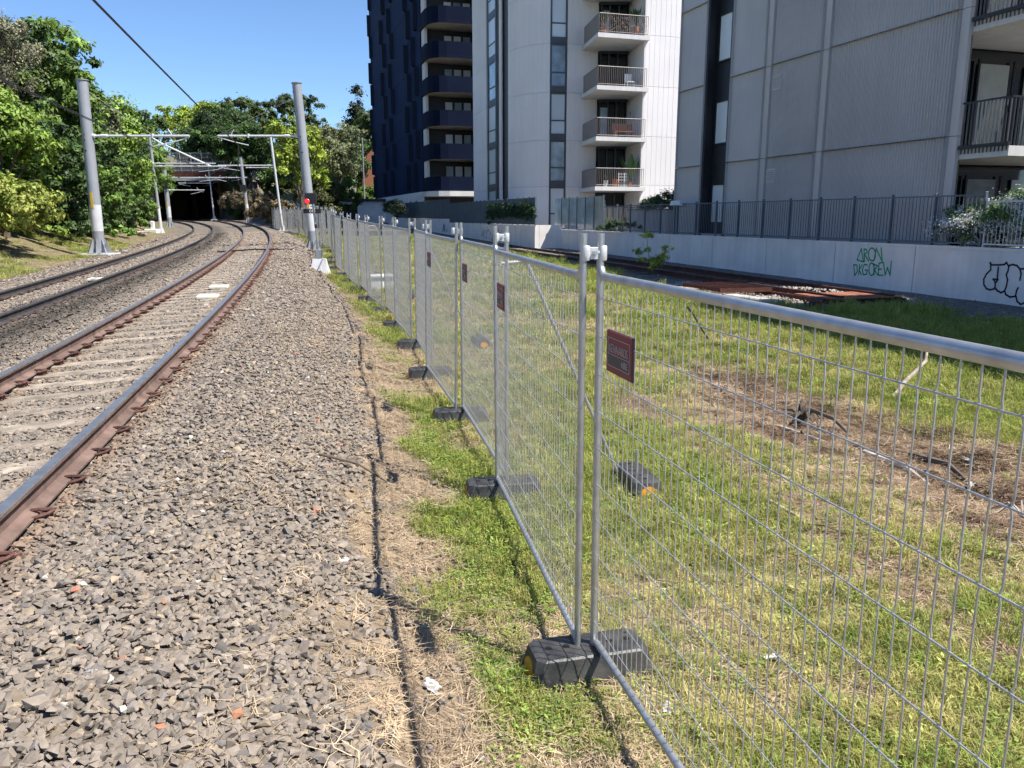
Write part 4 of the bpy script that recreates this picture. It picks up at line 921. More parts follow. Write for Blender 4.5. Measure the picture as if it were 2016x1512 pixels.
# end facing the camera: recessed glazing and projecting balconies
for k, a in enumerate((3.9, 7.0, 10.1)):
    bl = MB().add([(-1.45, -.12, a - .24), (-1.45, -6, a - .24), (1.6, -6, a - .24), (1.6, -.12, a - .24), (-1.45, -.12, a), (-1.45, -6, a), (1.6, -6, a), (1.6, -.12, a)], [(0, 1, 2, 3), (7, 6, 5, 4), (1, 0, 4, 5), (0, 3, 7, 4), (2, 1, 5, 6)]).build('balcony_slab', M['precast_band'], nb)
    MB().box(-1.5, -.02, -.118, -.02, a + .004, a + .09).build('edge_angle', M['frame_dk'], bl)
    f = MB(); f.box(-1.44, -1.40, -6, -.06, a + 1.12, a + 1.16); f.box(-1.44, 0, -.10, -.06, a + 1.12, a + 1.16); f.build('handrail', M['frame_dk'], bl)
    b1 = MB().box(-.02, .02, -.006, .006, a - .12, a + 1.12).mesh('bar', M['frame']); b2 = MB().box(-.006, .006, -.02, .02, a - .12, a + 1.12).mesh('bar', M['frame'])
    for j in range(13): inst('bar', b2, bl, (-1.42 + j * .112, -.08, 0))
    for j in range(1, 40): inst('bar', b1, bl, (-1.42, -.08 - j * .112, 0))
for k, (z0, z1) in enumerate(((1.3, 3.6), (3.9, 6.7), (7.0, 9.8), (10.1, 12.7))):
    MB().box(1.5, 1.6, -6, -.15, z0, z1).build('glazed_back_wall', M['glass_dark'], nb)
    for j, (y0, y1) in enumerate(((-1.25, -.25), (-3.0, -1.95), (-4.6, -3.6))): MB().box(1.42, 1.45, y0, y1, z0 + .05, z1 - .35).build('curtain_pane', M['curtain'] if k else M['glass_mid'], nb)
    for y0 in (-.2, -1.4, -1.85, -3.1): MB().box(1.36, 1.41, y0 - .06, y0, z0, z1 - .25).build('mullion', M['frame_dk'], nb)
    MB().box(.0, 1.55, -6.3, -6.0, z0, z1).build('fin_wall', M['clad_smooth'], nb)
MB().box(.3, 1.35, -.45, -.12, 1.3, TOP).build('corner_return', M['clad_smooth'], nb)
MB().box(-1.45, 14.9, -13, .05, TOP, TOP + .25).build('roof_edge', M['precast_band'], nb)
MB().box(-3.2, .0, -7, -.8, .7, 1.42).build('terrace_floor', M['concrete'], nb)
# neighbour beyond the right edge of the picture, which throws the shade over the yard
pb = thing('apartment_building', 'grey block just outside the right edge, seen only by its long shadow on the grass', 'building', on_wall(9.8, 17.35), RW)
for a, b_ in zip((.4, 4.2, 7.3, 10.4, 13.5), (4.2, 7.3, 10.4, 13.5, 16.5)): MB().box(-26, 0, -14, 0, a + .01, b_ - .01).build('storey', M['clad_smooth'], pb)
for k in range(3):
    for j in range(4): window(pb, -5 - j * 5, -3 - j * 5, .02, 4.9 + 3.1 * k, 6.6 + 3.1 * k, None, M['glass_pale'], M['frame_dk'])

# ------------------------------------------------------------ pale curved block
mo = (2.6, 56.8, 0)
pbk = thing('apartment_building', 'pale apartment block with a curved grooved wall and stacked balconies', 'building', mo)
def rel(pts): return [(x - mo[0], y - mo[1]) for x, y in pts]
CUR = [(2.55, 56.75), (1.75, 57.1), (.95, 57.75), (.3, 58.55), (-.28, 59.6)]
CUR2 = [(-.78, 60.75), (-.95, 61.2)]
CUR3 = [(-1.98, 64.8), (-2.55, 67.0), (-3.25, 69.8)]
TOPM = 22.85
CORE = [(2.5, 57.0), (1.8, 57.35), (1.05, 57.98), (.45, 58.75), (-.1, 59.7), (-.8, 61.4), (-1.75, 64.9), (-3.0, 69.9), (6, 72), (14, 66), (8.3, 58.8), (4.2, 57.25)]
MB().prism(list(reversed(rel(CORE))), .5, TOPM - .1).build('core', M['frame'], pbk)
def rev(p): return list(reversed(p))
for a, b_ in zip(LV[:-2], LV[1:-1]):
    strip_panel(rel(CUR), a, b_, .36, .012, .03, M['precast'], pbk)
    strip_panel(rel(CUR2), a, b_, None, 0, 0, M['precast'], pbk)
    strip_panel(rel(CUR3), a, b_, .36, .012, .03, M['precast'], pbk)
    strip_panel(rel([(5.85, 57.62), (3.72, 56.98)]), a, b_, .36, .012, .03, M['precast'], pbk)      # wall beside the balcony
    strip_panel(rel([(14.5, 56.1), (8.45, 54.25)]), a, b_, .36, .012, .03, M['precast'], pbk)        # sunlit end wall
    strip_panel(rel([(8.45, 54.22), (7.95, 58.2)]), a, b_, None, 0, 0, M['precast'], pbk, 'recess_wall')
    # two window strips
    for (p, q, wd) in (((3.68, 56.95), (2.6, 56.72), 1), ((-1.0, 61.35), (-1.93, 64.65), 2)):
        p = Vector(p); q = Vector(q); d = (q - p).normalized(); L_ = (q - p).length
        w = MB(); nrm = Vector((-d.y, d.x)); pos = p - nrm * .05
        fr = bpy.data.objects.new('window', None)
        mbw = MB(); zb0, zs, zt0 = a + .42, a + 1.28, b_ - .12
        rot = math.atan2(d.y, d.x); lx0, lx1 = (.08, L_ - .08) if wd == 1 else (1.0, L_ - .25)
        for bb in ((0, lx0, a + .01, b_ - .01), (lx1, L_, a + .01, b_ - .01), (lx0, lx1, a + .01, zb0), (lx0, lx1, zt0, b_ - .01), (lx0, lx1, zs - .04, zs + .04)): mbw.box(bb[0], bb[1], -.08, .03 if bb[0] != lx0 or wd == 1 else .0, bb[2], bb[3])
        ww = mbw.build('window', M['frame'], pbk, False, (pos.x - mo[0], pos.y - mo[1], 0), (0, 0, rot))
        k = LV.index(a)
        gl1 = M['glass_mid'] if (wd, k) in ((1, 3), (1, 1), (2, 3)) else M['glass_pale']
        for z0, z1 in ((zb0, zs - .04), (zs + .04, zt0)): MB().box(lx0, lx1, -.05, -.04, z0, z1).build('pane', gl1, ww)
        if wd == 2: MB().tube([(.42, .06, a), (.42, .06, b_)], .07, 8).build('downpipe', M['frame'], ww, True)
    # recess behind the balcony
MB().add([(5.85 - mo[0], 57.55 - mo[1], .8), (7.98 - mo[0], 58.22 - mo[1], .8), (7.98 - mo[0], 58.22 - mo[1], TOPM), (5.85 - mo[0], 57.55 - mo[1], TOPM)], [(0, 1, 2, 3)]).build('recess_glazing', M['glass_dark'], pbk)
for k in range(7):
    z = LV[k] + .0
    for s0, s1, m_ in ((.06, .09, 'frame_dk'), (.34, .36, 'frame'), (.62, .66, 'frame'), (.96, .99, 'frame_dk')):
        x0, y0 = 5.85 + 2.13 * s0, 57.55 + .67 * s0; x1, y1 = 5.85 + 2.13 * s1, 57.55 + .67 * s1
        MB().box(x0 - mo[0], x1 - mo[0] + .03, y0 - mo[1] - .1, y0 - mo[1] - .02, z + .05, z + 2.6).build('door_frame', M[m_], pbk)
    MB().box(5.9 - mo[0], 7.9 - mo[0], .55, .70, z + 2.55, z + 2.95).build('door_head', M['frame_dk'], pbk)
    if k % 2 == 0: MB().box(6.0 - mo[0], 6.55 - mo[0], .72, .74, z + .3, z + 2.2).build('curtain', M['glass_mid'], pbk)
    # balcony
    if k >= 1:
        zs = z - .12; poly = rel([(5.35, 52.95), (8.75, 54.0), (7.95, 58.1), (4.72, 57.2)])
        bl = MB().prism(poly, zs - .26, zs).build('balcony', M['precast_band'], pbk)
        a_, b2_, c_ = (5.42, 53.05), (8.62, 54.04), (4.85, 57.1)
        MB().tube([(a_[0] - mo[0], a_[1] - mo[1], zs + 1.15), (b2_[0] - mo[0], b2_[1] - mo[1], zs + 1.15)], .028, 6).tube([(a_[0] - mo[0], a_[1] - mo[1], zs + 1.15), (c_[0] - mo[0], c_[1] - mo[1], zs + 1.15)], .028, 6).tube([(a_[0] - mo[0], a_[1] - mo[1], zs + .1), (b2_[0] - mo[0], b2_[1] - mo[1], zs + .1)], .02, 5).build('handrail', M['rail_bar'], bl)
        bar = MB().box(-.009, .009, -.02, .02, .02, 1.14).mesh('bar', M['rail_bar'])
        for j in range(27): inst('bar', bar, bl, (a_[0] - mo[0] + (b2_[0] - a_[0]) * j / 26, a_[1] - mo[1] + (b2_[1] - a_[1]) * j / 26, zs), (0, 0, .3))
        d = Vector((c_[0] - a_[0], c_[1] - a_[1])); rt = math.atan2(d.y, d.x)
        MB().box(0, d.length, -.012, .012, .02, 1.12).build('side_panel', M['beige'], bl, False, (a_[0] - mo[0], a_[1] - mo[1], zs), (0, 0, rt))
for (x, z) in ((8.02, 8.9), (7.98, 8.45), (8.14, 8.5)): MB().box(x - mo[0] - .06, x - mo[0] - .03, 57.0 - mo[1] - (x - 7.9) * 6, 57.16 - mo[1] - (x - 7.9) * 6, z, z + .22).build('vent_cap', M['frame'], pbk)
MB().box(-6, 12, -.5, 14, TOPM, TOPM + .2).build('roof', M['roof'], pbk)
# things on the balconies of the pale block
def pot_plant(name, label, x, y, z, r, h, ph, mat, seed, leafc):
    t = thing(name, label, 'potted plant', (x, y, z))
    MB().tube([(0, 0, 0), (0, 0, h * .9), (0, 0, h)], [r * .7, r, r * 1.05], 10).build('pot', mat, t, True)
    q = random.Random(seed); mb = MB()
    for k in range(14):
        a = q.uniform(0, 6.28); l = ph * q.uniform(.6, 1.1); b_ = q.uniform(.15, .6); w = ph * .13; dx, dy = math.cos(a), math.sin(a)
        mb.add([(0, 0, h), (dx * l * b_ * .5 - dy * w, dy * l * b_ * .5 + dx * w, h + l * .6), (dx * l * b_, dy * l * b_, h + l), (dx * l * b_ * .5 + dy * w, dy * l * b_ * .5 - dx * w, h + l * .6)], [(0, 1, 2, 3)])
    mb.build('leaves', leafc, t); return t
M['leaf_a'] = material('balcony_leaf', (.06, .14, .03), .6); M['leaf_b'] = material('balcony_leaf_dark', (.03, .07, .025), .6)
B1, B2, B3, B4 = LV[1] - .12, LV[2] - .12, LV[3] - .12, LV[4] - .12
pot_plant('potted_plant', 'broad leaved plant in a pot on the lowest pale balcony', 7.9, 54.6, B1, .16, .35, 1.7, M['terracotta'], 3, M['leaf_a'])
pot_plant('potted_plant', 'orange pot on the lowest pale balcony', 6.75, 53.9, B1, .2, .5, .3, M['terracotta'], 4, M['leaf_b'])
pot_plant('potted_plant', 'white pot on the lowest pale balcony', 6.1, 53.6, B1, .16, .4, .35, M['white'], 5, M['leaf_b'])
pot_plant('potted_plant', 'left plant above the top visible pale balcony', 5.8, 53.6, B4, .15, .5, .9, M['terracotta'], 6, M['leaf_b'])
pot_plant('potted_plant', 'tall plant at the right of the top visible pale balcony', 7.9, 54.3, B4, .15, .6, 1.3, M['terracotta'], 7, M['leaf_b'])
sh = thing('plant_stand', 'white lattice plant stand on the lowest pale balcony', 'plant stand', (7.25, 54.1, B1), .3)
for k in range(5): MB().box(-.3, .3, -.1, .1, .05 + k * .19, .08 + k * .19).build('shelf', M['white'], sh)
for a in (-.3, -.1, .1, .3): MB().box(a - .015, a + .015, -.11, -.08, 0, .9).build('upright', M['white'], sh)
bn = thing('bench', 'red timber bench on the second pale balcony', 'bench', (7.3, 54.5, B2), .3)
for k in range(3): MB().box(-.7, .7, -.2 + k * .13, -.1 + k * .13, .42, .46).build('seat_slat', M['timber'], bn)
MB().box(-.7, .7, .2, .24, .55, .95).build('backrest', M['timber'], bn)
for a in (-.65, .6): MB().box(a, a + .06, -.2, .24, 0, .42).build('leg', M['timber'], bn)
ch = thing('chair', 'white chair on the third pale balcony', 'chair', (7.6, 54.6, B3), .3)
MB().box(-.25, .25, -.25, .25, .4, .45).build('seat', M['white'], ch); MB().box(-.25, .25, .2, .26, .45, .95).build('backrest', M['white'], ch)
for a, b_ in ((-.24, -.24), (.2, -.24), (-.24, .2), (.2, .2)): MB().box(a, a + .04, b_, b_ + .04, 0, .4).build('leg', M['white'], ch)
scn = thing('privacy_screen', 'patterned leaf screen tied to the top visible pale balcony', 'screen', (5.5, 53.02, B4), .3)
mb = MB(); q = random.Random(9)
for k in range(220):
    x = q.uniform(0, 3.2); z = q.uniform(.12, 1.0); a = q.uniform(0, 3.14); l = .07
    mb.add([(x, .02 + q.uniform(0, .02), z), (x + l * math.cos(a), .02, z + l * math.sin(a)), (x + l * math.cos(a + .8), .03, z + l * math.sin(a + .8))], [(0, 1, 2)])
mb.build('woven_leaves', material('dry_leaf', (.32, .23, .16), .9, 0, .4, 20), scn)

# ------------------------------------------------------------ navy block
no_ = (-9.1, 84.0, 0); nv = thing('apartment_building', 'tall navy block with projecting fins and rounded balconies', 'building', no_, RW)   # local x away, y towards the track
NL = [1.5] + [4.75 + 3.1 * k for k in range(11)]
MB().box(.05, 36, -16, -.12, .5, 35.7).build('core', M['navy'], nv)
FW = [0, 9.2, 18.4, 27.6, 36.3]
for k, (a, b_) in enumerate(zip(NL[1:-1], NL[2:])):
    for x0, x1 in zip(FW[:-1], FW[1:]): MB().box(x0 + .012, x1 - .012, -.1, 0, a + .012, b_ - .012).build('facade_panel', M['navy'], nv)
    for s in ((1.2, 5.4, 16.4, 22.4, 35.6) if k % 2 else (2.8, 7.0, 18.2, 24.4, 34.3)):
        f = MB(); z0, z1 = a + .25, b_ + .02 - .15
        f.add([(s, .005, z0), (s + 1.0, .005, z0), (s + .15, .42, z0), (s, .005, z1), (s + 1.0, .005, z1), (s + .15, .42, z1)], [(0, 1, 2), (5, 4, 3), (0, 3, 4, 1), (1, 4, 5, 2), (2, 5, 3, 0)]); f.build('fin', M['fin'], nv)
MB().box(0, 36.2, -.1, .02, .6, 4.74).build('plinth', M['wall_paint'], nv)
for s in (3.5, 7, 15.5, 21): MB().box(s, s + .7, .022, .03, 2.6, 3.9).build('small_window', M['blue_screen'], nv)
# balconies on the end that faces the camera: rounded corner parapets
for k in range(10):
    a = NL[1 + k] + .03; arc_ = [(0, 0), (-2.4, 0), (-3.2, -.1), (-3.85, -.4), (-4.3, -.95), (-4.45, -1.7), (-4.45, -7.2)]
    inner = [(x + (.12 if i > 2 else 0), y - .12) for i, (x, y) in enumerate(arc_)]
    for nm, z0, z1 in (('parapet', a + .12, a + 1.28),):
        pv = [(x, y) for x, y in arc_] + list(reversed([(x + (.14 if i > 2 else 0), y - (.14 if i < 5 else 0)) for i, (x, y) in enumerate(arc_)]))
        bl = MB().prism(list(reversed(pv)), z0, z1).build('balcony', M['navy_dark'], nv)
    MB().prism(list(reversed([(x + .06 * (i > 2), y - .06) for i, (x, y) in enumerate(arc_)] + [(0, -7.2)])), a - .17, a + .115).build('slab', M['soffit'], bl)
    pv2 = [(x * 1.003, y + .004) for x, y in arc_] + list(reversed([(x + .1, y - .1) for x, y in arc_]))
    MB().prism(list(reversed(pv2)), a - .19, a + .118).build('fascia', M['navy_dark'], bl)
    MB().box(-1.6, -.02, -.4, -.15, a + .12, a + 2.9).build('side_wall', M['precast_band'], nv)
    MB().box(-1.0, -.9, -7.2, -.41, a + .12, a + 2.9).build('back_wall', M['frame_dk'], nv)
    for j, y0 in enumerate((-2.2, -3.15, -4.1)):
        window(nv, 0, 0, 0, 0, 0, None, M['glass_pale'], M['frame_dk']) if False else None
        w = MB().box(-1.05, -1.01, y0 - .82, y0 - .75, a + .3, a + 2.5).box(-1.05, -1.01, y0 - .02, y0 + .05, a + .3, a + 2.5).box(-1.05, -1.01, y0 - .75, y0 - .02, a + 2.43, a + 2.5).build('window', M['frame_dk'], nv)
        MB().box(-1.03, -1.02, y0 - .75, y0 - .02, a + .3, a + 2.43).build('pane', M['glass_pale'] if (k + j) % 3 else M['glass_mid'], w)
    MB().box(-4.3, -.9, -9.5, -5.35, a - .18, a + 2.92).build('end_wall', M['navy_dark'], nv)
can = [(0.2, .15), (-2.6, .15), (-3.6, -.05), (-4.4, -.7), (-4.7, -1.7), (-4.7, -7.6), (.2, -7.6)]
MB().prism(list(reversed(can)), 4.2, 4.68).build('canopy', M['precast_band'], nv)
MB().box(-.2, 0, -7.5, -.15, 1.2, 4.2).build('entrance_recess', M['frame_dk'], nv)
MB().box(-.05, 36.3, -16, .05, 35.75, 36.0).build('roof', M['roof'], nv)

# ------------------------------------------------------------ brick house, shed and far poles
bh = thing('brick_house', 'red brick house with a gable and one white window between the trees', 'house', (-27.3, 150, 6.0), .25)
MB().add([(0, 0, -3), (9, 0, -3), (9, 0, 7.6), (4.5, 0, 11.0), (0, 0, 6.4), (0, 7, -3), (9, 7, -3), (9, 7, 7.6), (4.5, 7, 11), (0, 7, 6.4)], [(0, 1, 2, 3, 4), (9, 8, 7, 6, 5), (0, 4, 9, 5), (1, 6, 7, 2)]).build('wall', M['brick'], bh)
MB().add([(-.4, -.4, 6.3), (4.5, -.4, 11.25), (4.5, 7.4, 11.25), (-.4, 7.4, 6.3), (9.4, -.4, 7.3), (9.4, 7.4, 7.3)], [(0, 1, 2, 3), (1, 4, 5, 2)]).build('roof', M['roof'], bh)
f = MB(); 
for a in ((2.1, 2.2, .2, 2.0), (2.75, 2.83, .2, 2.0), (3.4, 3.5, .2, 2.0), (2.1, 3.5, .1, .2), (2.1, 3.5, 2.0, 2.1), (2.2, 3.4, 1.05, 1.15)): f.box(a[0], a[1], -.08, .02, a[2], a[3])
w = f.build('window', M['white'], bh); MB().box(2.15, 3.45, -.03, -.02, .15, 2.05).build('pane', M['glass_dark'], w)
shd = thing('flat_roof_shed', 'long low flat roofed shed behind the far end of the fence', 'shed', (-24.5, 108, 1.6), .12)
MB().box(0, 8.2, 0, 6, -.5, 2.6).build('wall', M['wall_paint'], shd); MB().box(-.4, 8.6, -.4, 6.4, 2.61, 2.95).build('roof', M['roof'], shd)
MB().box(1.5, 4.0, -.04, -.01, .1, 2.2).build('dark_opening', M['frame_dk'], shd)
wb = thing('site_hut', 'white boarded hut front beside the flat roofed shed', 'hut', (-27.8, 106, 1.5), .1)
MB().box(0, 3.4, 0, 2, -.4, 2.9).build('wall', M['white'], wb); MB().box(-.1, 3.5, -.1, 2.1, 2.905, 3.05).build('roof', M['roof'], wb)
for (x, y, z, h, r, m_, lab) in ((-22.9, 112, 2.2, 4.3, .06, 'yellow', 'thin yellow post rising behind the flat roofed shed'), (-23.8, 132, 3, 11.5, .14, 'galv', 'tall grey pole beside the brick house')):
    t = thing('pole', lab, 'pole', (x, y, z)); MB().tube([(0, 0, -1), (0, 0, h)], [r, r * .7], 8).build('shaft', M[m_], t, True); MB().cbox(-.2, .2, -.2, .2, -.3, .05, .02).build('footing', M['concrete'], t)
# ------------------------------------------------------------ road bridge and tunnel
br = thing('road_bridge', 'road bridge over the tracks with a mesh screened parapet and a dark tunnel mouth', 'bridge', (-46.5, 118, 2.1))
bo = (-46.5, 118, 2.1)
ysT = np.arange(118.6, 172, 3.0)
def side_wall(P, off, z0, z1, nm, flip):
    mb = MB(); pts = [(float(np.polyval(P, y)) + off, float(y)) for y in ysT]
    for (a, b_) in zip(pts[:-1], pts[1:]): q = [(a[0] - bo[0], a[1] - bo[1], z0 - bo[2]), (b_[0] - bo[0], b_[1] - bo[1], z0 - bo[2]), (b_[0] - bo[0], b_[1] - bo[1], z1 - bo[2]), (a[0] - bo[0], a[1] - bo[1], z1 - bo[2])]; mb.add(q, [(0, 1, 2, 3)])
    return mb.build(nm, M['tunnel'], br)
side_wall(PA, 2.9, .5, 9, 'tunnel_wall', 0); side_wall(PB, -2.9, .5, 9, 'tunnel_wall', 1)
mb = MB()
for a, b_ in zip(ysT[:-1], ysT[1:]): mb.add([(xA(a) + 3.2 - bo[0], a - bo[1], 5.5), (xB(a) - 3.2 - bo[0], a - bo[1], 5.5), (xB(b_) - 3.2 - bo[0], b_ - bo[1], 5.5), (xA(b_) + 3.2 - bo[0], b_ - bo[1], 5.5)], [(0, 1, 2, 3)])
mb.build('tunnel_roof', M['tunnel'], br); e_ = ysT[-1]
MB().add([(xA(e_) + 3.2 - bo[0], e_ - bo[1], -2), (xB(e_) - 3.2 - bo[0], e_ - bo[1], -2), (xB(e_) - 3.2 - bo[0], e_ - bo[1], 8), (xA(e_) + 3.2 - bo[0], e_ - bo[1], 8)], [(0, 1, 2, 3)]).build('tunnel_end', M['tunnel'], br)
MB().box(-7.2, 9, .2, 4, 5.5, 7.0).build('deck', M['concrete'], br); MB().box(-7.2, 9, -.25, .18, 5.15, 5.65).build('girder', M['steel_white'], br)
MB().box(-7.2, 9, -.1, .18, 5.76, 6.5).build('brown_fascia', M['rust_dark'], br)
MB().box(-9.5, -6.15, -.6, 3, -1.2, 5.4).build('abutment', M['concrete'], br); MB().box(6.35, 9, -.4, 3, -1.2, 5.14).build('abutment', M['tunnel'], br)
for k in range(11): MB().tube([(-7 + k * 1.55, -.05, 6.5), (-7.12 + k * 1.55, -.05, 9.0 if k % 3 else 9.4)], .05, 6).build('parapet_post', M['galv'], br)
for z in (7.1, 7.8, 9.0): MB().tube([(-7.2, -.05, z), (9, -.05, z)], .035, 6).build('parapet_rail', M['galv'], br)
mb = MB()
for k in range(82): mb.tube([(-7.2 + k * .2, .0, 6.5), (-7.2 + k * .2, .0, 9.0)], .018, 4, cap=False)
for k in range(12): mb.tube([(-7.2, .0, 6.6 + k * .2), (9, .0, 6.6 + k * .2)], .014, 4, cap=False)
o = mb.build('parapet_mesh', M['mesh_screen'], br); o['kind'] = 'stuff'
# chain-link fence on the cutting right of the tunnel
cl = thing('chain_link_fence', 'grey chain link fence on the grassy cutting right of the tunnel', 'fence', (-31, 106, 2.0), RAD(-38))
for k in range(6): MB().tube([(k * 2, 0, -.8), (k * 2, 0, 2.3)], .05, 6).build('post', M['galv'], cl)
mb = MB()
for k in range(60): mb.tube([(k * .17, .0, -.3), (k * .17 + .6, 0, 2.2)], .014, 4, cap=False); mb.tube([(k * .17 + .6, .0, -.3), (k * .17, 0, 2.2)], .014, 4, cap=False)
o = mb.build('chain_link', M['galv'], cl); o['kind'] = 'stuff'
# ------------------------------------------------------------ trees and shrubs
def foliage(name, parent, blobs, clumps, leaves, size, c0, c1, seed, squash=1.0, sig=.2, mat=None, droop=0.0, inner=.25):
    """leaf-sized faces gathered in clumps over the blobs' surfaces; local coordinates of parent"""
    r = np.random.default_rng(seed); B = np.array(blobs, float); A = (B[:, 3] * B[:, 4] + B[:, 4] * B[:, 5] + B[:, 3] * B[:, 5]); w = A / A.sum()
    which = r.choice(len(B), clumps, p=w); b = B[which]
    d = r.normal(size=(clumps, 3)); d[:, 2] = np.where(d[:, 2] < -.35, -d[:, 2] * .7, d[:, 2]); d /= np.linalg.norm(d, axis=1)[:, None]
    rad = np.where(r.uniform(size=clumps) < inner, r.uniform(.35, .8, clumps), r.uniform(.82, 1.06, clumps))
    cc = b[:, :3] + d * b[:, 3:] * rad[:, None]
    cs = np.minimum(b[:, 3], b[:, 5]) * sig * r.uniform(.7, 1.5, clumps)
    bright = r.lognormal(0, .2, clumps); hue = r.uniform(size=clumps)
    leaves = int(leaves * 1.8); n = clumps * leaves; ci = np.repeat(np.arange(clumps), leaves)
    off = r.normal(size=(n, 3)); off /= np.linalg.norm(off, axis=1)[:, None]; off *= np.clip(np.abs(r.normal(.62, .42, (n, 1))), .1, 2.1)
    off[:, 2] *= .72 * squash
    pos = cc[ci] + off * cs[ci][:, None]
    pos[:, 2] -= droop * np.abs(r.normal(size=n)) * cs[ci]
    nrm = off + d[ci] * .5 + r.normal(0, .55, (n, 3)) + np.array([0, 0, .45]); nrm /= np.linalg.norm(nrm, axis=1)[:, None]
    ref = r.normal(size=(n, 3)); ta = np.cross(nrm, ref); ta /= np.linalg.norm(ta, axis=1)[:, None]; tb = np.cross(nrm, ta)
    s = size * .6 * r.lognormal(0, .25, n)[:, None]; wd = s * .52
    V = np.stack([pos - ta * s, pos - tb * wd + nrm * s * .12, pos + ta * s, pos + tb * wd + nrm * s * .12], 1).reshape(-1, 3)
    me = bpy.data.meshes.new(name); me.vertices.add(4 * n); me.vertices.foreach_set('co', V.astype(np.float32).ravel())
    me.loops.add(4 * n); me.loops.foreach_set('vertex_index', np.arange(4 * n, dtype=np.int32)); me.polygons.add(n); me.polygons.foreach_set('loop_start', np.arange(0, 4 * n, 4, dtype=np.int32))
    try: me.polygons.foreach_set('loop_total', np.full(n, 4, np.int32))
    except Exception: pass
    me.update(); me.validate()
    c = (np.array(c0) * (1 - hue[ci][:, None]) + np.array(c1) * hue[ci][:, None]) * bright[ci][:, None] * r.lognormal(0, .22, (n, 1))
    c = np.repeat(np.c_[np.clip(c, 0, .8), np.ones(n)], 4, axis=0)
    a = me.color_attributes.new('tint', 'FLOAT_COLOR', 'POINT'); a.data.foreach_set('color', c.astype(np.float32).ravel())
    me.materials.append(mat or M['leaf']); o = bpy.data.objects.new(name, me); col.objects.link(o); o.parent = parent
    return o
LB_NAME = 'trees on the left bank'
def tree(name, label, x, y, zc0, zc1, rad, c0, c1, seed, leafs=.2, nb=5, clumps=90, leaves=80, group=None, cat='tree', trunk=True, shape='round', ry=None, sig=.24, droop=0.0, thin=1.0):
    """trunk with limbs; crown between zc0 and zc1"""
    zg = gz1(x, y); t = thing(name, label, cat, (x, y, zg), 0, group); r = random.Random(seed); H = zc1 - zg; h0 = max(zc0 - zg, 0); ch = zc1 - zc0; blobs = []
    ry = ry or rad
    if shape == 'round':
        blobs.append((0, 0, h0 + ch * .52, rad * .72, ry * .72, ch * .46))
        for k in range(nb):
            a = k * 6.283 / nb + r.uniform(-.5, .5); f = r.uniform(.35, .62); hz = h0 + ch * r.uniform(.25, .82)
            blobs.append((rad * f * math.cos(a), ry * f * math.sin(a), hz, rad * r.uniform(.38, .58), ry * r.uniform(.38, .58), ch * r.uniform(.17, .28)))
    elif shape == 'column':
        for k in range(nb + 3):
            f = k / (nb + 2); blobs.append((rad * r.uniform(-.25, .25), ry * r.uniform(-.25, .25), h0 + ch * (.1 + .82 * f), rad * r.uniform(.6, .9), ry * r.uniform(.6, .9), ch * .16))
    elif shape == 'cone':
        for k in range(nb + 4):
            f = k / (nb + 3); w_ = rad * (1 - f * .72) * r.uniform(.8, 1.1); a = r.uniform(0, 6.28); blobs.append((w_ * .25 * math.cos(a), w_ * .25 * math.sin(a), h0 + ch * (.06 + .88 * f), w_ * .8, w_ * .8, ch * .09))
    elif shape == 'umbrella':
        for k in range(nb + 4):
            a = r.uniform(0, 6.28); f = r.uniform(0, .75); blobs.append((rad * f * math.cos(a), ry * f * math.sin(a), h0 + ch * (.8 - .35 * f * f) + r.uniform(-.15, .1) * ch, rad * .42, ry * .42, ch * .14))
            blobs.append((rad * f * .8 * math.cos(a + 1), ry * f * .8 * math.sin(a + 1), h0 + ch * r.uniform(.2, .5), rad * .35, ry * .35, ch * .14))
    elif shape == 'mound':
        for k in range(nb + 2):
            a = r.uniform(0, 6.28); f = r.uniform(0, .7); blobs.append((rad * f * math.cos(a), ry * f * math.sin(a), h0 + ch * r.uniform(.25, .55) * (1 - .4 * f), rad * .5, ry * .5, ch * .42))
    if group == LB_NAME: c0 = tuple(v * 1.22 for v in c0); c1 = tuple(v * 1.22 for v in c1)
    if trunk:
        tr = max(.05, min(.38, H * .022)); mb = MB(); top = h0 + ch * .55
        mb.tube([(0, 0, -.3), (r.uniform(-.1, .1), 0, top * .4), (r.uniform(-.25, .25), r.uniform(-.2, .2), top)], [tr * 1.25, tr, tr * .45], 8)
        for bb in blobs[1:6]: mb.tube([(0, 0, max(h0 * .6, top * .35)), (bb[0] * .5, bb[1] * .5, (max(h0 * .6, top * .35) + bb[2]) / 2 + .1), (bb[0], bb[1], bb[2])], [tr * .5, tr * .35, tr * .12], 6)
        mb.build('trunk', M['bark'], t, True)
    foliage('crown', t, blobs, clumps, int(leaves * thin), leafs, c0, c1, seed, sig=sig, droop=droop)
    return t
DK, MD, LT, LM, YL, GY_, BR = ((.036, .068, .022), (.066, .115, .030)), ((.08, .15, .028), (.135, .21, .040)), ((.14, .22, .034), (.20, .285, .05)), ((.21, .29, .03), (.29, .36, .055)), ((.17, .22, .04), (.26, .28, .06)), ((.13, .155, .075), (.19, .21, .10)), ((.15, .15, .09), (.215, .205, .135))
LB = 'trees on the left bank'
tree('casuarina_tree', 'wispy brownish tree at the top left corner', -24.6, 40, 5.6, 11.7, 2.6, *BR, 1, .10, clumps=150, leaves=130, group=LB, sig=.26, droop=.5)
tree('dark_tree', 'tall dark green tree rising left of the stout left mast', -23.9, 43, 3.0, 11.2, 1.9, DK[0], MD[1], 2, .2, clumps=120, leaves=85, group=LB, shape='column')
tree('leafy_tree', 'light green tree at the left edge in front of the brownish one', -21.2, 34, 2.9, 7.4, 2.4, *LT, 3, .17, clumps=110, leaves=85, group=LB)
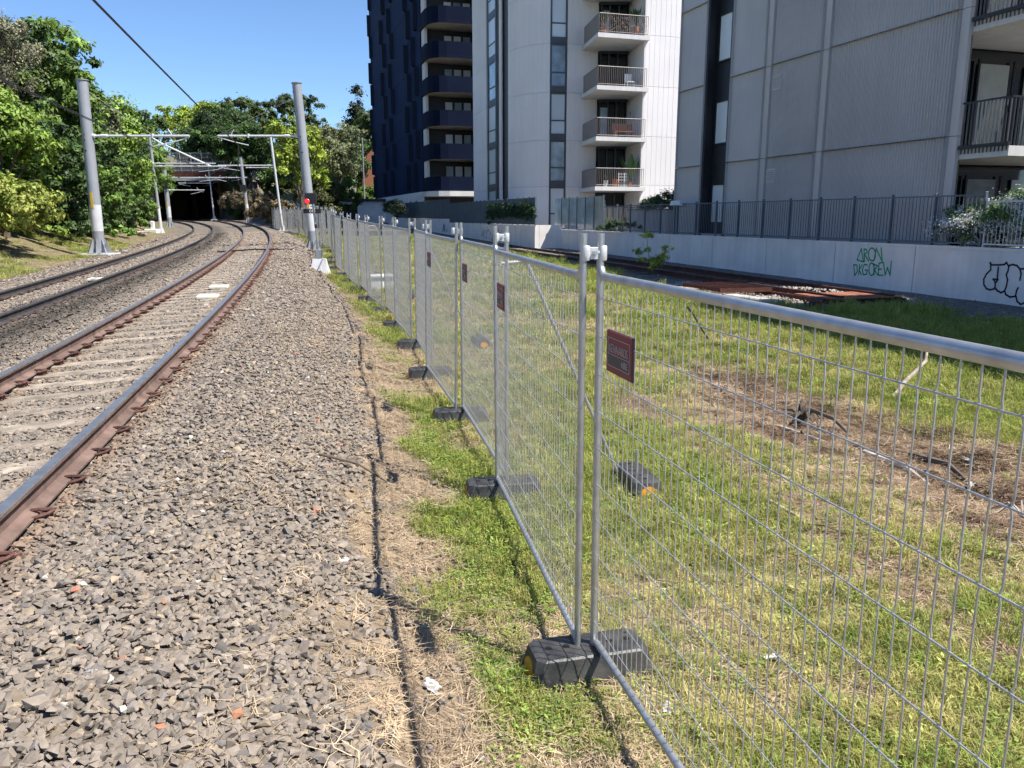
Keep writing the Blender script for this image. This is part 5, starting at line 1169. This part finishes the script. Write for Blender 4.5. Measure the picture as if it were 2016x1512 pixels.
tree('leafy_tree', 'mid green leafy tree directly behind the stout left mast', -24.2, 46, .9, 9.0, 2.3, DK[1], LT[0], 4, .2, clumps=150, leaves=85, group=LB, shape='column')
tree('yellow_bush', 'yellow green bush at the foot of the left bank', -18.9, 30, .8, 4.0, 2.3, *YL, 5, .13, clumps=120, leaves=85, group=LB, cat='bush', shape='mound', trunk=False)
tree('dark_bush', 'dark green thicket left of the stout left mast', -21.6, 38.5, .7, 5.8, 2.2, *DK, 6, .17, clumps=140, leaves=85, group=LB, cat='bush', shape='column', trunk=False)
tree('hill_tree', 'sunlit green tree with a smooth rounded top right of the stout left mast', -29.6, 60, 3.0, 10.7, 3.6, *LT, 7, .22, clumps=150, leaves=85, group=LB)
tree('vine_tree', 'grey green vine covered tree just right of the stout left mast', -26.4, 53, .8, 8.6, 1.8, *GY_, 8, .2, clumps=110, leaves=80, group=LB, shape='column')
tree('ivy_tree', 'bright green ivy covered tree left of the strutted mast', -28.6, 58, .8, 8.3, 1.9, MD[0], LT[1], 9, .2, clumps=150, leaves=85, group=LB, shape='column')
tree('ivy_tree', 'dark green shrub mass beside the white concrete block', -31.4, 66, .8, 6.6, 2.6, DK[1], MD[1], 10, .22, clumps=120, leaves=80, group=LB, shape='column')
tree('back_tree', 'dark green tree filling the bank behind the mid green one', -33, 56, 1.5, 11.0, 5.0, DK[0], MD[1], 12, .27, clumps=150, leaves=85, group=LB)
tree('back_tree', 'dark green tree far up the bank at the left edge', -32, 44, 2, 10.5, 5.0, DK[0], MD[0], 13, .27, clumps=150, leaves=85, group=LB)
tree('dark_bush', 'dark bush under the light green tree at the left edge', -22.6, 33.5, .9, 4.6, 2.6, DK[0], MD[0], 14, .17, clumps=110, leaves=80, group=LB, cat='bush', shape='mound', trunk=False)
tree('bank_tree', 'green tree above the left end of the bridge', -37, 80, 2, 10.5, 4.2, MD[0], LT[0], 15, .27, clumps=120, leaves=80, group=LB)
tree('bank_tree', 'green tree leaning over the left abutment of the bridge', -47, 104, 3, 12, 4.2, MD[0], LT[0], 16, .3, clumps=110, leaves=80, group=LB)
FT = 'trees around the bridge'
tree('lime_tree', 'pale yellow green tree over the middle of the bridge', -55, 142, 9, 20.4, 6.2, *LM, 17, .34, clumps=130, leaves=80, group=FT)
tree('dark_tree', 'broad dark tree right of the bridge parapet', -45.5, 128, 5.5, 18.0, 6.2, DK[0], DK[1], 18, .34, clumps=170, leaves=90, group=FT, nb=7)
tree('dark_tree', 'dark hanging tree over the right side of the tunnel mouth', -37.3, 114.5, 5.0, 15.0, 4.6, DK[0], MD[0], 19, .3, clumps=160, leaves=90, group=FT, nb=6)
tree('umbrella_tree', 'flat topped feathery tree behind the lime tree', -40, 150, 9, 22.2, 8.5, *((.05, .075, .028), (.08, .115, .035)), 20, .32, clumps=190, leaves=80, group=FT, shape='umbrella')
tree('umbrella_tree', 'feathery olive tree between the bridge and the lime tree', -47, 146, 9, 19.9, 7.0, *((.055, .085, .026), (.09, .125, .035)), 21, .32, clumps=150, leaves=80, group=FT, shape='umbrella')
tree('lime_tree', 'bright lime green tree behind the slim pale mast', -20.2, 79, 3.6, 11.1, 3.0, *LM, 22, .2, clumps=130, leaves=80, group=FT, nb=7, sig=.28)
tree('grey_tree', 'grey green tree right of the red signal mast', -29, 136, 4.5, 17.6, 5.2, *GY_, 23, .32, clumps=130, leaves=75, group=FT, nb=7)
tree('pine_tree', 'tall conical pine rising beside the navy block', -33.0, 176, 8, 29.3, 5.0, *((.022, .034, .02), (.045, .06, .035)), 24, .4, clumps=150, leaves=80, group=FT, shape='cone', nb=8, sig=.62)
tree('olive_tree', 'olive green tree between the pine and the navy block', -27.3, 162, 8, 23.0, 6.0, DK[1], ((.09, .115, .03)), 25, .36, clumps=150, leaves=80, group=FT, nb=7)
tree('bush', 'olive bush behind the signal at the fence end', -19.9, 86, 1.6, 6.6, 3.2, *((.075, .09, .03), (.12, .13, .045)), 26, .22, clumps=110, leaves=80, group=FT, cat='bush', shape='mound', trunk=False)
tree('bush', 'mid green bush in front of the flat roofed shed', -22.5, 98, 1.8, 8.0, 3.6, *MD, 27, .25, clumps=110, leaves=80, group=FT, cat='bush', shape='mound', trunk=False)
tree('tree_mass', 'dark tree low behind the lime tree', -36.5, 128, 3.2, 10.5, 6.5, DK[1], MD[0], 28, .32, clumps=130, leaves=80, group=FT, cat='bush', shape='mound', trunk=False)
tree('dry_bush', 'dry brown bush on the cutting below the lime tree', -24.6, 84, 1.6, 4.6, 3.0, *((.17, .125, .07), (.24, .19, .10)), 29, .2, clumps=90, leaves=70, group=FT, cat='bush', shape='mound', trunk=False)
tree('dry_bush', 'brown brambles on the cutting beside the tunnel mouth', -34.8, 108, 2.6, 6.2, 3.2, *((.10, .085, .05), (.16, .13, .08)), 30, .2, clumps=90, leaves=70, group=FT, cat='bush', shape='mound', trunk=False)
tree('bush', 'small bush in front of the brick house', -23.5, 138, 3.8, 8.2, 3.4, MD[1], LT[0], 31, .27, clumps=80, leaves=70, group=FT, cat='bush', shape='mound', trunk=False)
tree('tree_mass', 'dark green tree behind the grey green one', -33, 150, 5, 17, 8, DK[0], MD[0], 32, .36, clumps=150, leaves=80, group=FT, nb=6)
tree('tree_mass', 'dark green tree left of the bridge', -60, 128, 6, 16, 7, DK[1], MD[1], 33, .36, clumps=120, leaves=80, group=FT, nb=6)
tree('tree_mass', 'green tree on the skyline over the tunnel', -52, 160, 10, 20, 9, DK[1], MD[1], 34, .4, clumps=130, leaves=80, group=FT, nb=6)
tree('dark_bush', 'dark bush hanging beside the right edge of the tunnel mouth', -38.9, 116.3, 1.8, 8.6, 2.1, DK[0], DK[1], 35, .25, clumps=110, leaves=80, group=FT, cat='bush', shape='column', trunk=False)
tree('dark_tree', 'tall dark tree rising above the light green one at the left edge', -26.5, 47, 4, 12.0, 3.0, DK[1], MD[1], 36, .24, clumps=120, leaves=80, group=LB)
tree('bank_bush', 'mid green bush low on the bank behind the yellow green bush', -22.8, 34.5, .7, 4.2, 2.4, MD[0], MD[1], 37, .17, clumps=110, leaves=80, group=LB, cat='bush', shape='mound', trunk=False)
for k, (x_, y_, z0_, z1_, r_, c_, lab) in enumerate((
    (-20.9, 31.5, .8, 5.2, 2.1, MD, 'mid green bush behind the yellow green bush at the left edge'),
    (-21.6, 36.0, .7, 4.6, 1.9, LT, 'light green bush between the yellow bush and the dark thicket'),
    (-22.3, 41.5, .7, 5.4, 2.0, DK, 'dark green bush directly left of the plinth of the left mast'),
    (-22.6, 45.0, .7, 4.4, 1.9, MD, 'mid green bush just right of the foot of the left mast'),
    (-24.4, 50.0, .7, 5.6, 1.9, DK, 'dark green bush below the vine covered tree'),
    (-26.3, 56.5, .8, 4.2, 1.7, MD, 'green bush behind the heap of cut logs'),
    (-30.2, 63.0, .8, 5.5, 1.8, LT, 'bright green bush just left of the white concrete block'),
    (-34.5, 74.0, 1.0, 7.5, 2.4, DK, 'dark green bush seen between the two slim left masts'))):
    tree('bank_bush', lab, x_, y_, z0_, z1_, r_, *c_, 60 + k, .17, clumps=110, leaves=80, group=LB, cat='bush', shape='column', trunk=False)
tree('dark_tree', 'dark tree hanging over the bridge deck', -39.8, 119.8, 7.2, 16.6, 5.2, DK[0], DK[1], 71, .28, clumps=150, leaves=80, group=FT, nb=6)
tree('dark_tree', 'small dark tree spilling over the bridge parapet', -45.2, 121.5, 8.4, 14.5, 3.6, DK[0], MD[0], 72, .28, clumps=120, leaves=80, group=FT, nb=6, trunk=False)
# shrubs by the buildings
x, y = wpt(15.0, 18.1)
s = thing('flowering_shrub', 'white flowering jasmine hedge behind the lower railing', 'shrub', (x, y, 1.42))
HB = [(0, 0, .5, 1.5, 1.2, .8), (-.9, 1.1, .42, 1.0, .9, .65), (1.0, -1, .55, 1.3, .9, .8), (-.2, .9, .55, .9, .9, .75)]
foliage('leaves', s, HB, 190, 90, .06, *MD, 41, sig=.28)
foliage('blossom', s, [(a, b_, c, d_ * 1.04, e_ * 1.04, f_ * 1.06) for a, b_, c, d_, e_, f_ in HB], 300, 55, .05, (.75, .75, .70), (.8, .8, .78), 42, sig=.32)
def shrub(label, u, n, z, r, h, c, seed, size=.06, cl=60):
    x, y = wpt(u, n); s = thing('shrub', label, 'shrub', (x, y, z)); foliage('leaves', s, [(0, 0, h * .5, r, r, h * .5), (r * .6, r * .3, h * .4, r * .7, r * .6, h * .4), (-r * .6, -r * .2, h * .4, r * .7, r * .6, h * .4)], cl, 70, size, *c, seed, sig=.32)
shrub('dark shrub at the foot of the sunlit end wall', 34.0, 18.6, 2.2, 1.2, 1.2, DK, 51, .07, 80)
shrub('second dark shrub beside the grey block', 36.3, 19.0, 2.2, 1.1, 1.0, DK, 52, .07, 70)
shrub('low dark planting behind the tall railing', 36.8, 17.6, 1.4, 1.4, .75, DK, 53, .06, 70)
shrub('pale green shrub on the ground floor terrace', 41.5, 17.7, 1.4, .8, .9, MD, 54, .06, 50)
x, y = wpt(47.5, 14.86)
s = thing('hedge', 'clipped dark green hedge at the near end of the screen', 'hedge', (x, y, 1.75), RW)
foliage('leaves', s, [(k * 1.1 - 3.2, .0, .62, .75, .12, .62) for k in range(9)], 260, 70, .06, (.02, .05, .022), (.04, .085, .035), 55, sig=.22)
x, y = wpt(83, 13.2)
s = thing('hedge', 'dark planting by the far end of the screen', 'hedge', (x, y, 2.0), RW); foliage('leaves', s, [(k * 1.4 - 3, 0, .9, 1.1, .8, .9) for k in range(5)], 90, 70, .12, (.015, .035, .02), (.03, .05, .03), 56, sig=.35)
# young sapling in the yard
zg = gz1(4.67, 27.1); s = thing('sapling', 'young lime green sapling growing beside the disused siding', 'sapling', (4.67, 27.1, zg))
mb = MB(); ends = [(-.5, 0, .75), (-.15, .1, 1.25), (.1, 0, .4), (.45, .1, .6), (.55, 0, .85), (.2, -.1, .5)]
for e_ in ends: mb.tube([(0, 0, 0), (e_[0] * .4, e_[1] * .5, e_[2] * .5), e_], [.012, .009, .005], 5)
mb.build('stems', M['bark'], s)
foliage('leaves', s, [(e_[0], e_[1], e_[2], .2, .18, .17) for e_ in ends] + [(e_[0] * .6, e_[1] * .6, e_[2] * .65, .14, .14, .12) for e_ in ends], 90, 22, .05, (.30, .36, .05), (.42, .46, .09), 57, sig=.5)

# ------------------------------------------------------------ disused siding, debris in the yard
st = thing('disused_track', 'rusty half buried siding rails along the retaining wall', 'railway track', on_wall(15.5, 13.6, .3), RW)
for y_ in (.72, -.72):
    pr = [(-.06, 0), (.06, 0), (.02, .03), (.01, .10), (.032, .115), (.032, .14), (-.032, .14), (-.032, .115), (-.01, .10), (-.02, .03)]; mb = MB(); vs = []
    for x_ in (0, 8, 16, 24, 32): vs += [(x_, y_ + a, h - .05 + x_ * .005) for a, h in pr]
    mb.add(vs, [(i * 10 + j, i * 10 + 10 + j, i * 10 + 10 + (j + 1) % 10, i * 10 + (j + 1) % 10) for i in range(4) for j in range(10)] + [tuple(range(10))]).build('rail', M['rust_dark'], st)
for k in range(34): MB().cbox(k * .95 + .3, k * .95 + .54, -1.2, 1.2, -.2 + k * .005, -.075 + k * .005, .01).build('sleeper', M['bark'], st)
def gthing(name, label, cat, x, y, rz=0, dz=0): return thing(name, label, cat, (x, y, gz1(x, y) + dz), rz)
t = gthing('rusty_grate', 'square rusty steel grate lying on the ground by the siding', 'grate', 5.7, 21.3, RW, .12)
for k in range(16): MB().box(-.95, .95, -.75 + k * .1, -.735 + k * .1, 0, .09).build('bar', M['rust_dark'], t)
for a in (-.95, 0, .93): MB().box(a, a + .02, -.76, .77, -.02, .085).build('cross_bar', M['rust_dark'], t)
t = gthing('rusty_plate', 'flat rust red steel plate on a low frame in the grass', 'steel plate', 8.1, 19.4, RW, .13)
MB().cbox(-.75, .7, -1.0, .95, 0, .02, .004).build('plate', M['rust'], t)
for a in (-1.0, .93): MB().box(-.9, 2.6, a, a + .07, -.12, -.005).build('frame_bar', M['rust_dark'], t)
t = gthing('concrete_kerb', 'broken concrete kerb in front of the rusty grate', 'concrete kerb', 5.75, 19.0, RW + .1, -.02)
MB().cbox(-.9, .9, -.2, .2, -.1, .16, .03).build('kerb', M['concrete'], t); MB().cbox(.95, 1.7, -.16, .22, -.1, .10, .03).build('broken_end', M['concrete'], t)
t = gthing('dark_timber', 'dark rotten timber beside the rusty plate', 'timber', 6.9, 18.1, 1.2)
MB().cbox(-.5, .5, -.14, .14, -.03, .2, .02).build('beam', M['rust_dark'], t); MB().tube([(-.3, .2, .05), (.1, .3, .22), (.6, .2, .02)], .02, 6).build('bent_bar', M['rust_dark'], t)
t = gthing('concrete_pit', 'lidded white concrete box in the grass behind the far fence panels', 'concrete box', -3.75, 22.6, .25)
MB().cbox(-.38, .38, -.3, .3, -.05, .38, .015).build('box', M['white'], t); MB().cbox(-.42, .42, -.34, .34, .385, .44, .012).build('lid', M['white'], t)
def stick(name, label, cat, pts, r, m_, lift=.015):
    p0 = pts[0]; z0 = gz1(*p0[:2]); t = thing(name, label, cat, (p0[0], p0[1], z0))
    q = [(a - p0[0], b_ - p0[1], gz1(a, b_) + lift + h - z0) for a, b_, h in pts]
    MB().tube(q, [r * (1 - .5 * k / (len(q) - 1)) for k in range(len(q))], 7).build('shaft', M[m_], t, True); return t
t = stick('black_rod', 'long black flexible rod lying in the sunlit grass', 'rod', [(3.62, 16.4, .25), (3.5, 15.3, .22), (3.42, 14.3, .14), (3.38, 13.4, .06), (3.42, 13.0, .02)], .022, 'cable')
stick('branch', 'forked pale dead branch lying at the far side of the bare strip', 'branch', [(4.55, 9.3, .0), (4.85, 9.65, .12), (5.12, 9.72, .36), (5.22, 9.9, .5)], .03, 'wood_dead')
stick('branch', 'long grey stick along the bare soil', 'branch', [(2.75, 8.9, .02), (3.0, 8.3, .03), (3.25, 7.7, .02)], .03, 'wood_dead')
stick('branch', 'thick broken stick in the middle of the bare soil', 'branch', [(3.35, 7.3, .03), (3.55, 6.9, .04), (3.7, 6.7, .02)], .04, 'wood_dead')
stick('branch', 'dark stick beside the root clump', 'branch', [(3.3, 8.6, .18), (3.45, 8.3, .1), (3.55, 8.0, .02)], .028, 'bark')
stick('branch', 'short dark stick at the edge of the bare soil', 'branch', [(3.85, 7.4, .06), (4.0, 7.0, .05), (4.05, 6.7, .02)], .035, 'bark')
stick('branch', 'short stick in the grass near the nearest brace foot', 'branch', [(1.95, 5.9, .02), (2.05, 5.6, .03), (2.15, 5.45, .02)], .018, 'wood_dead')
stick('branch', 'thin twig on the ballast edge', 'branch', [(-1.5, 6.0, .02), (-1.2, 5.95, .05), (-.95, 5.8, .02)], .012, 'bark')
t = gthing('root_clump', 'dark root clump with earth on the bare soil', 'root clump', 3.3, 8.75); q = random.Random(3)
for k in range(12):
    a = q.uniform(0, 6.28); l = q.uniform(.12, .3); MB().tube([(0, 0, .05), (l * .5 * math.cos(a), l * .5 * math.sin(a), .05 + q.uniform(.02, .2)), (l * math.cos(a), l * math.sin(a), q.uniform(.0, .15))], [.03, .02, .006], 5).build('root', M['bark'], t)
t = gthing('root_clump', 'tangle of pale dry roots at the right edge', 'root clump', 3.85, 5.6); q = random.Random(5)
for k in range(22):
    a = q.uniform(0, 6.28); l = q.uniform(.15, .45); MB().tube([(q.uniform(-.1, .1), q.uniform(-.1, .1), .02), (l * .5 * math.cos(a), l * .5 * math.sin(a), .04 + q.uniform(.02, .16)), (l * math.cos(a + .4), l * math.sin(a + .4), q.uniform(.0, .08))], [.012, .009, .004], 5).build('root', M['wood_dead'], t)
def scrap(label, x, y, s, m_, cat='litter', name='litter'):
    q = random.Random(int(abs(x) * 1000) + int(y * 77)); zg = gz1(x, y)
    if cat == 'litter':                                   # crumpled sheet: a noisy folded grid
        n = 7; mb = MB(); vs = []; fs = []
        for i in range(n):
            for j in range(n): vs.append((s * (i / 3 - 1) * q.uniform(.7, 1.25), s * .7 * (j / 3 - 1) * q.uniform(.7, 1.25), .012 + s * q.uniform(0, .55)))
        for i in range(n - 1):
            for j in range(n - 1): a = i * n + j; fs += [(a, a + 1, a + n + 1), (a, a + n + 1, a + n)]
        o = mb.add(vs, fs).build(name, M[m_], None)
    else:
        me = ROCKS[q.randrange(12)].copy(); me.materials.clear(); me.materials.append(M[m_]); o = inst(name, me, None, (0, 0, 0), (0, 0, 0), (s * 2, s * 2, s * 2))
    o.location = (x, y, zg + (.0 if cat == 'litter' else s * .5)); o.rotation_euler = (q.uniform(-.3, .3), q.uniform(-.3, .3), q.uniform(0, 6)); tag(o, label, cat)
scrap('crumpled white paper in the straw beside the nearest foot', -.36, 3.2, .038, 'litter')
scrap('crumpled white scrap under the nearest panel', .72, 3.22, .045, 'litter')
scrap('white scrap in the grass behind the nearest panel', 1.3, 3.62, .045, 'litter')
scrap('flat white scrap on the straw left of the fence shadow', -.95, 4.2, .035, 'litter')
scrap('white lump on the bare soil behind the fence', 4.25, 7.15, .07, 'litter')
scrap('smaller white lump on the bare soil behind the fence', 4.0, 6.6, .05, 'litter')
scrap('white chunk at the left edge of the ballast', -1.55, 2.65, .04, 'concrete', 'stone', 'stone_chunk')
for k, (x, y) in enumerate(((-1.25, 4.8), (-1.45, 6.5), (-1.6, 2.15), (-1.95, 3.3))):
    scrap(['orange brick fragment on the ballast nearest the fence shadow', 'far orange brick fragment on the ballast', 'orange brick fragment low in the foreground ballast', 'red brick fragment near the rusty rail'][k], x, y, .035, 'brick_frag', 'brick fragment', 'brick_fragment')
t = gthing('cut_logs', 'heap of cut logs and brown cuttings at the foot of the left bank', 'log pile', -26.3, 55.5); q = random.Random(8)
for k in range(16): a = q.uniform(-.5, .5); x_ = q.uniform(-1.2, 1.2); z_ = q.uniform(.05, .55) * (1 - abs(x_) / 1.6); MB().tube([(x_ - .35 * math.cos(a), q.uniform(-.5, .3), z_), (x_ + .35 * math.cos(a), q.uniform(-.5, .3), z_ + q.uniform(-.1, .15))], q.uniform(.04, .09), 6).build('log', M['wood_dead'], t)
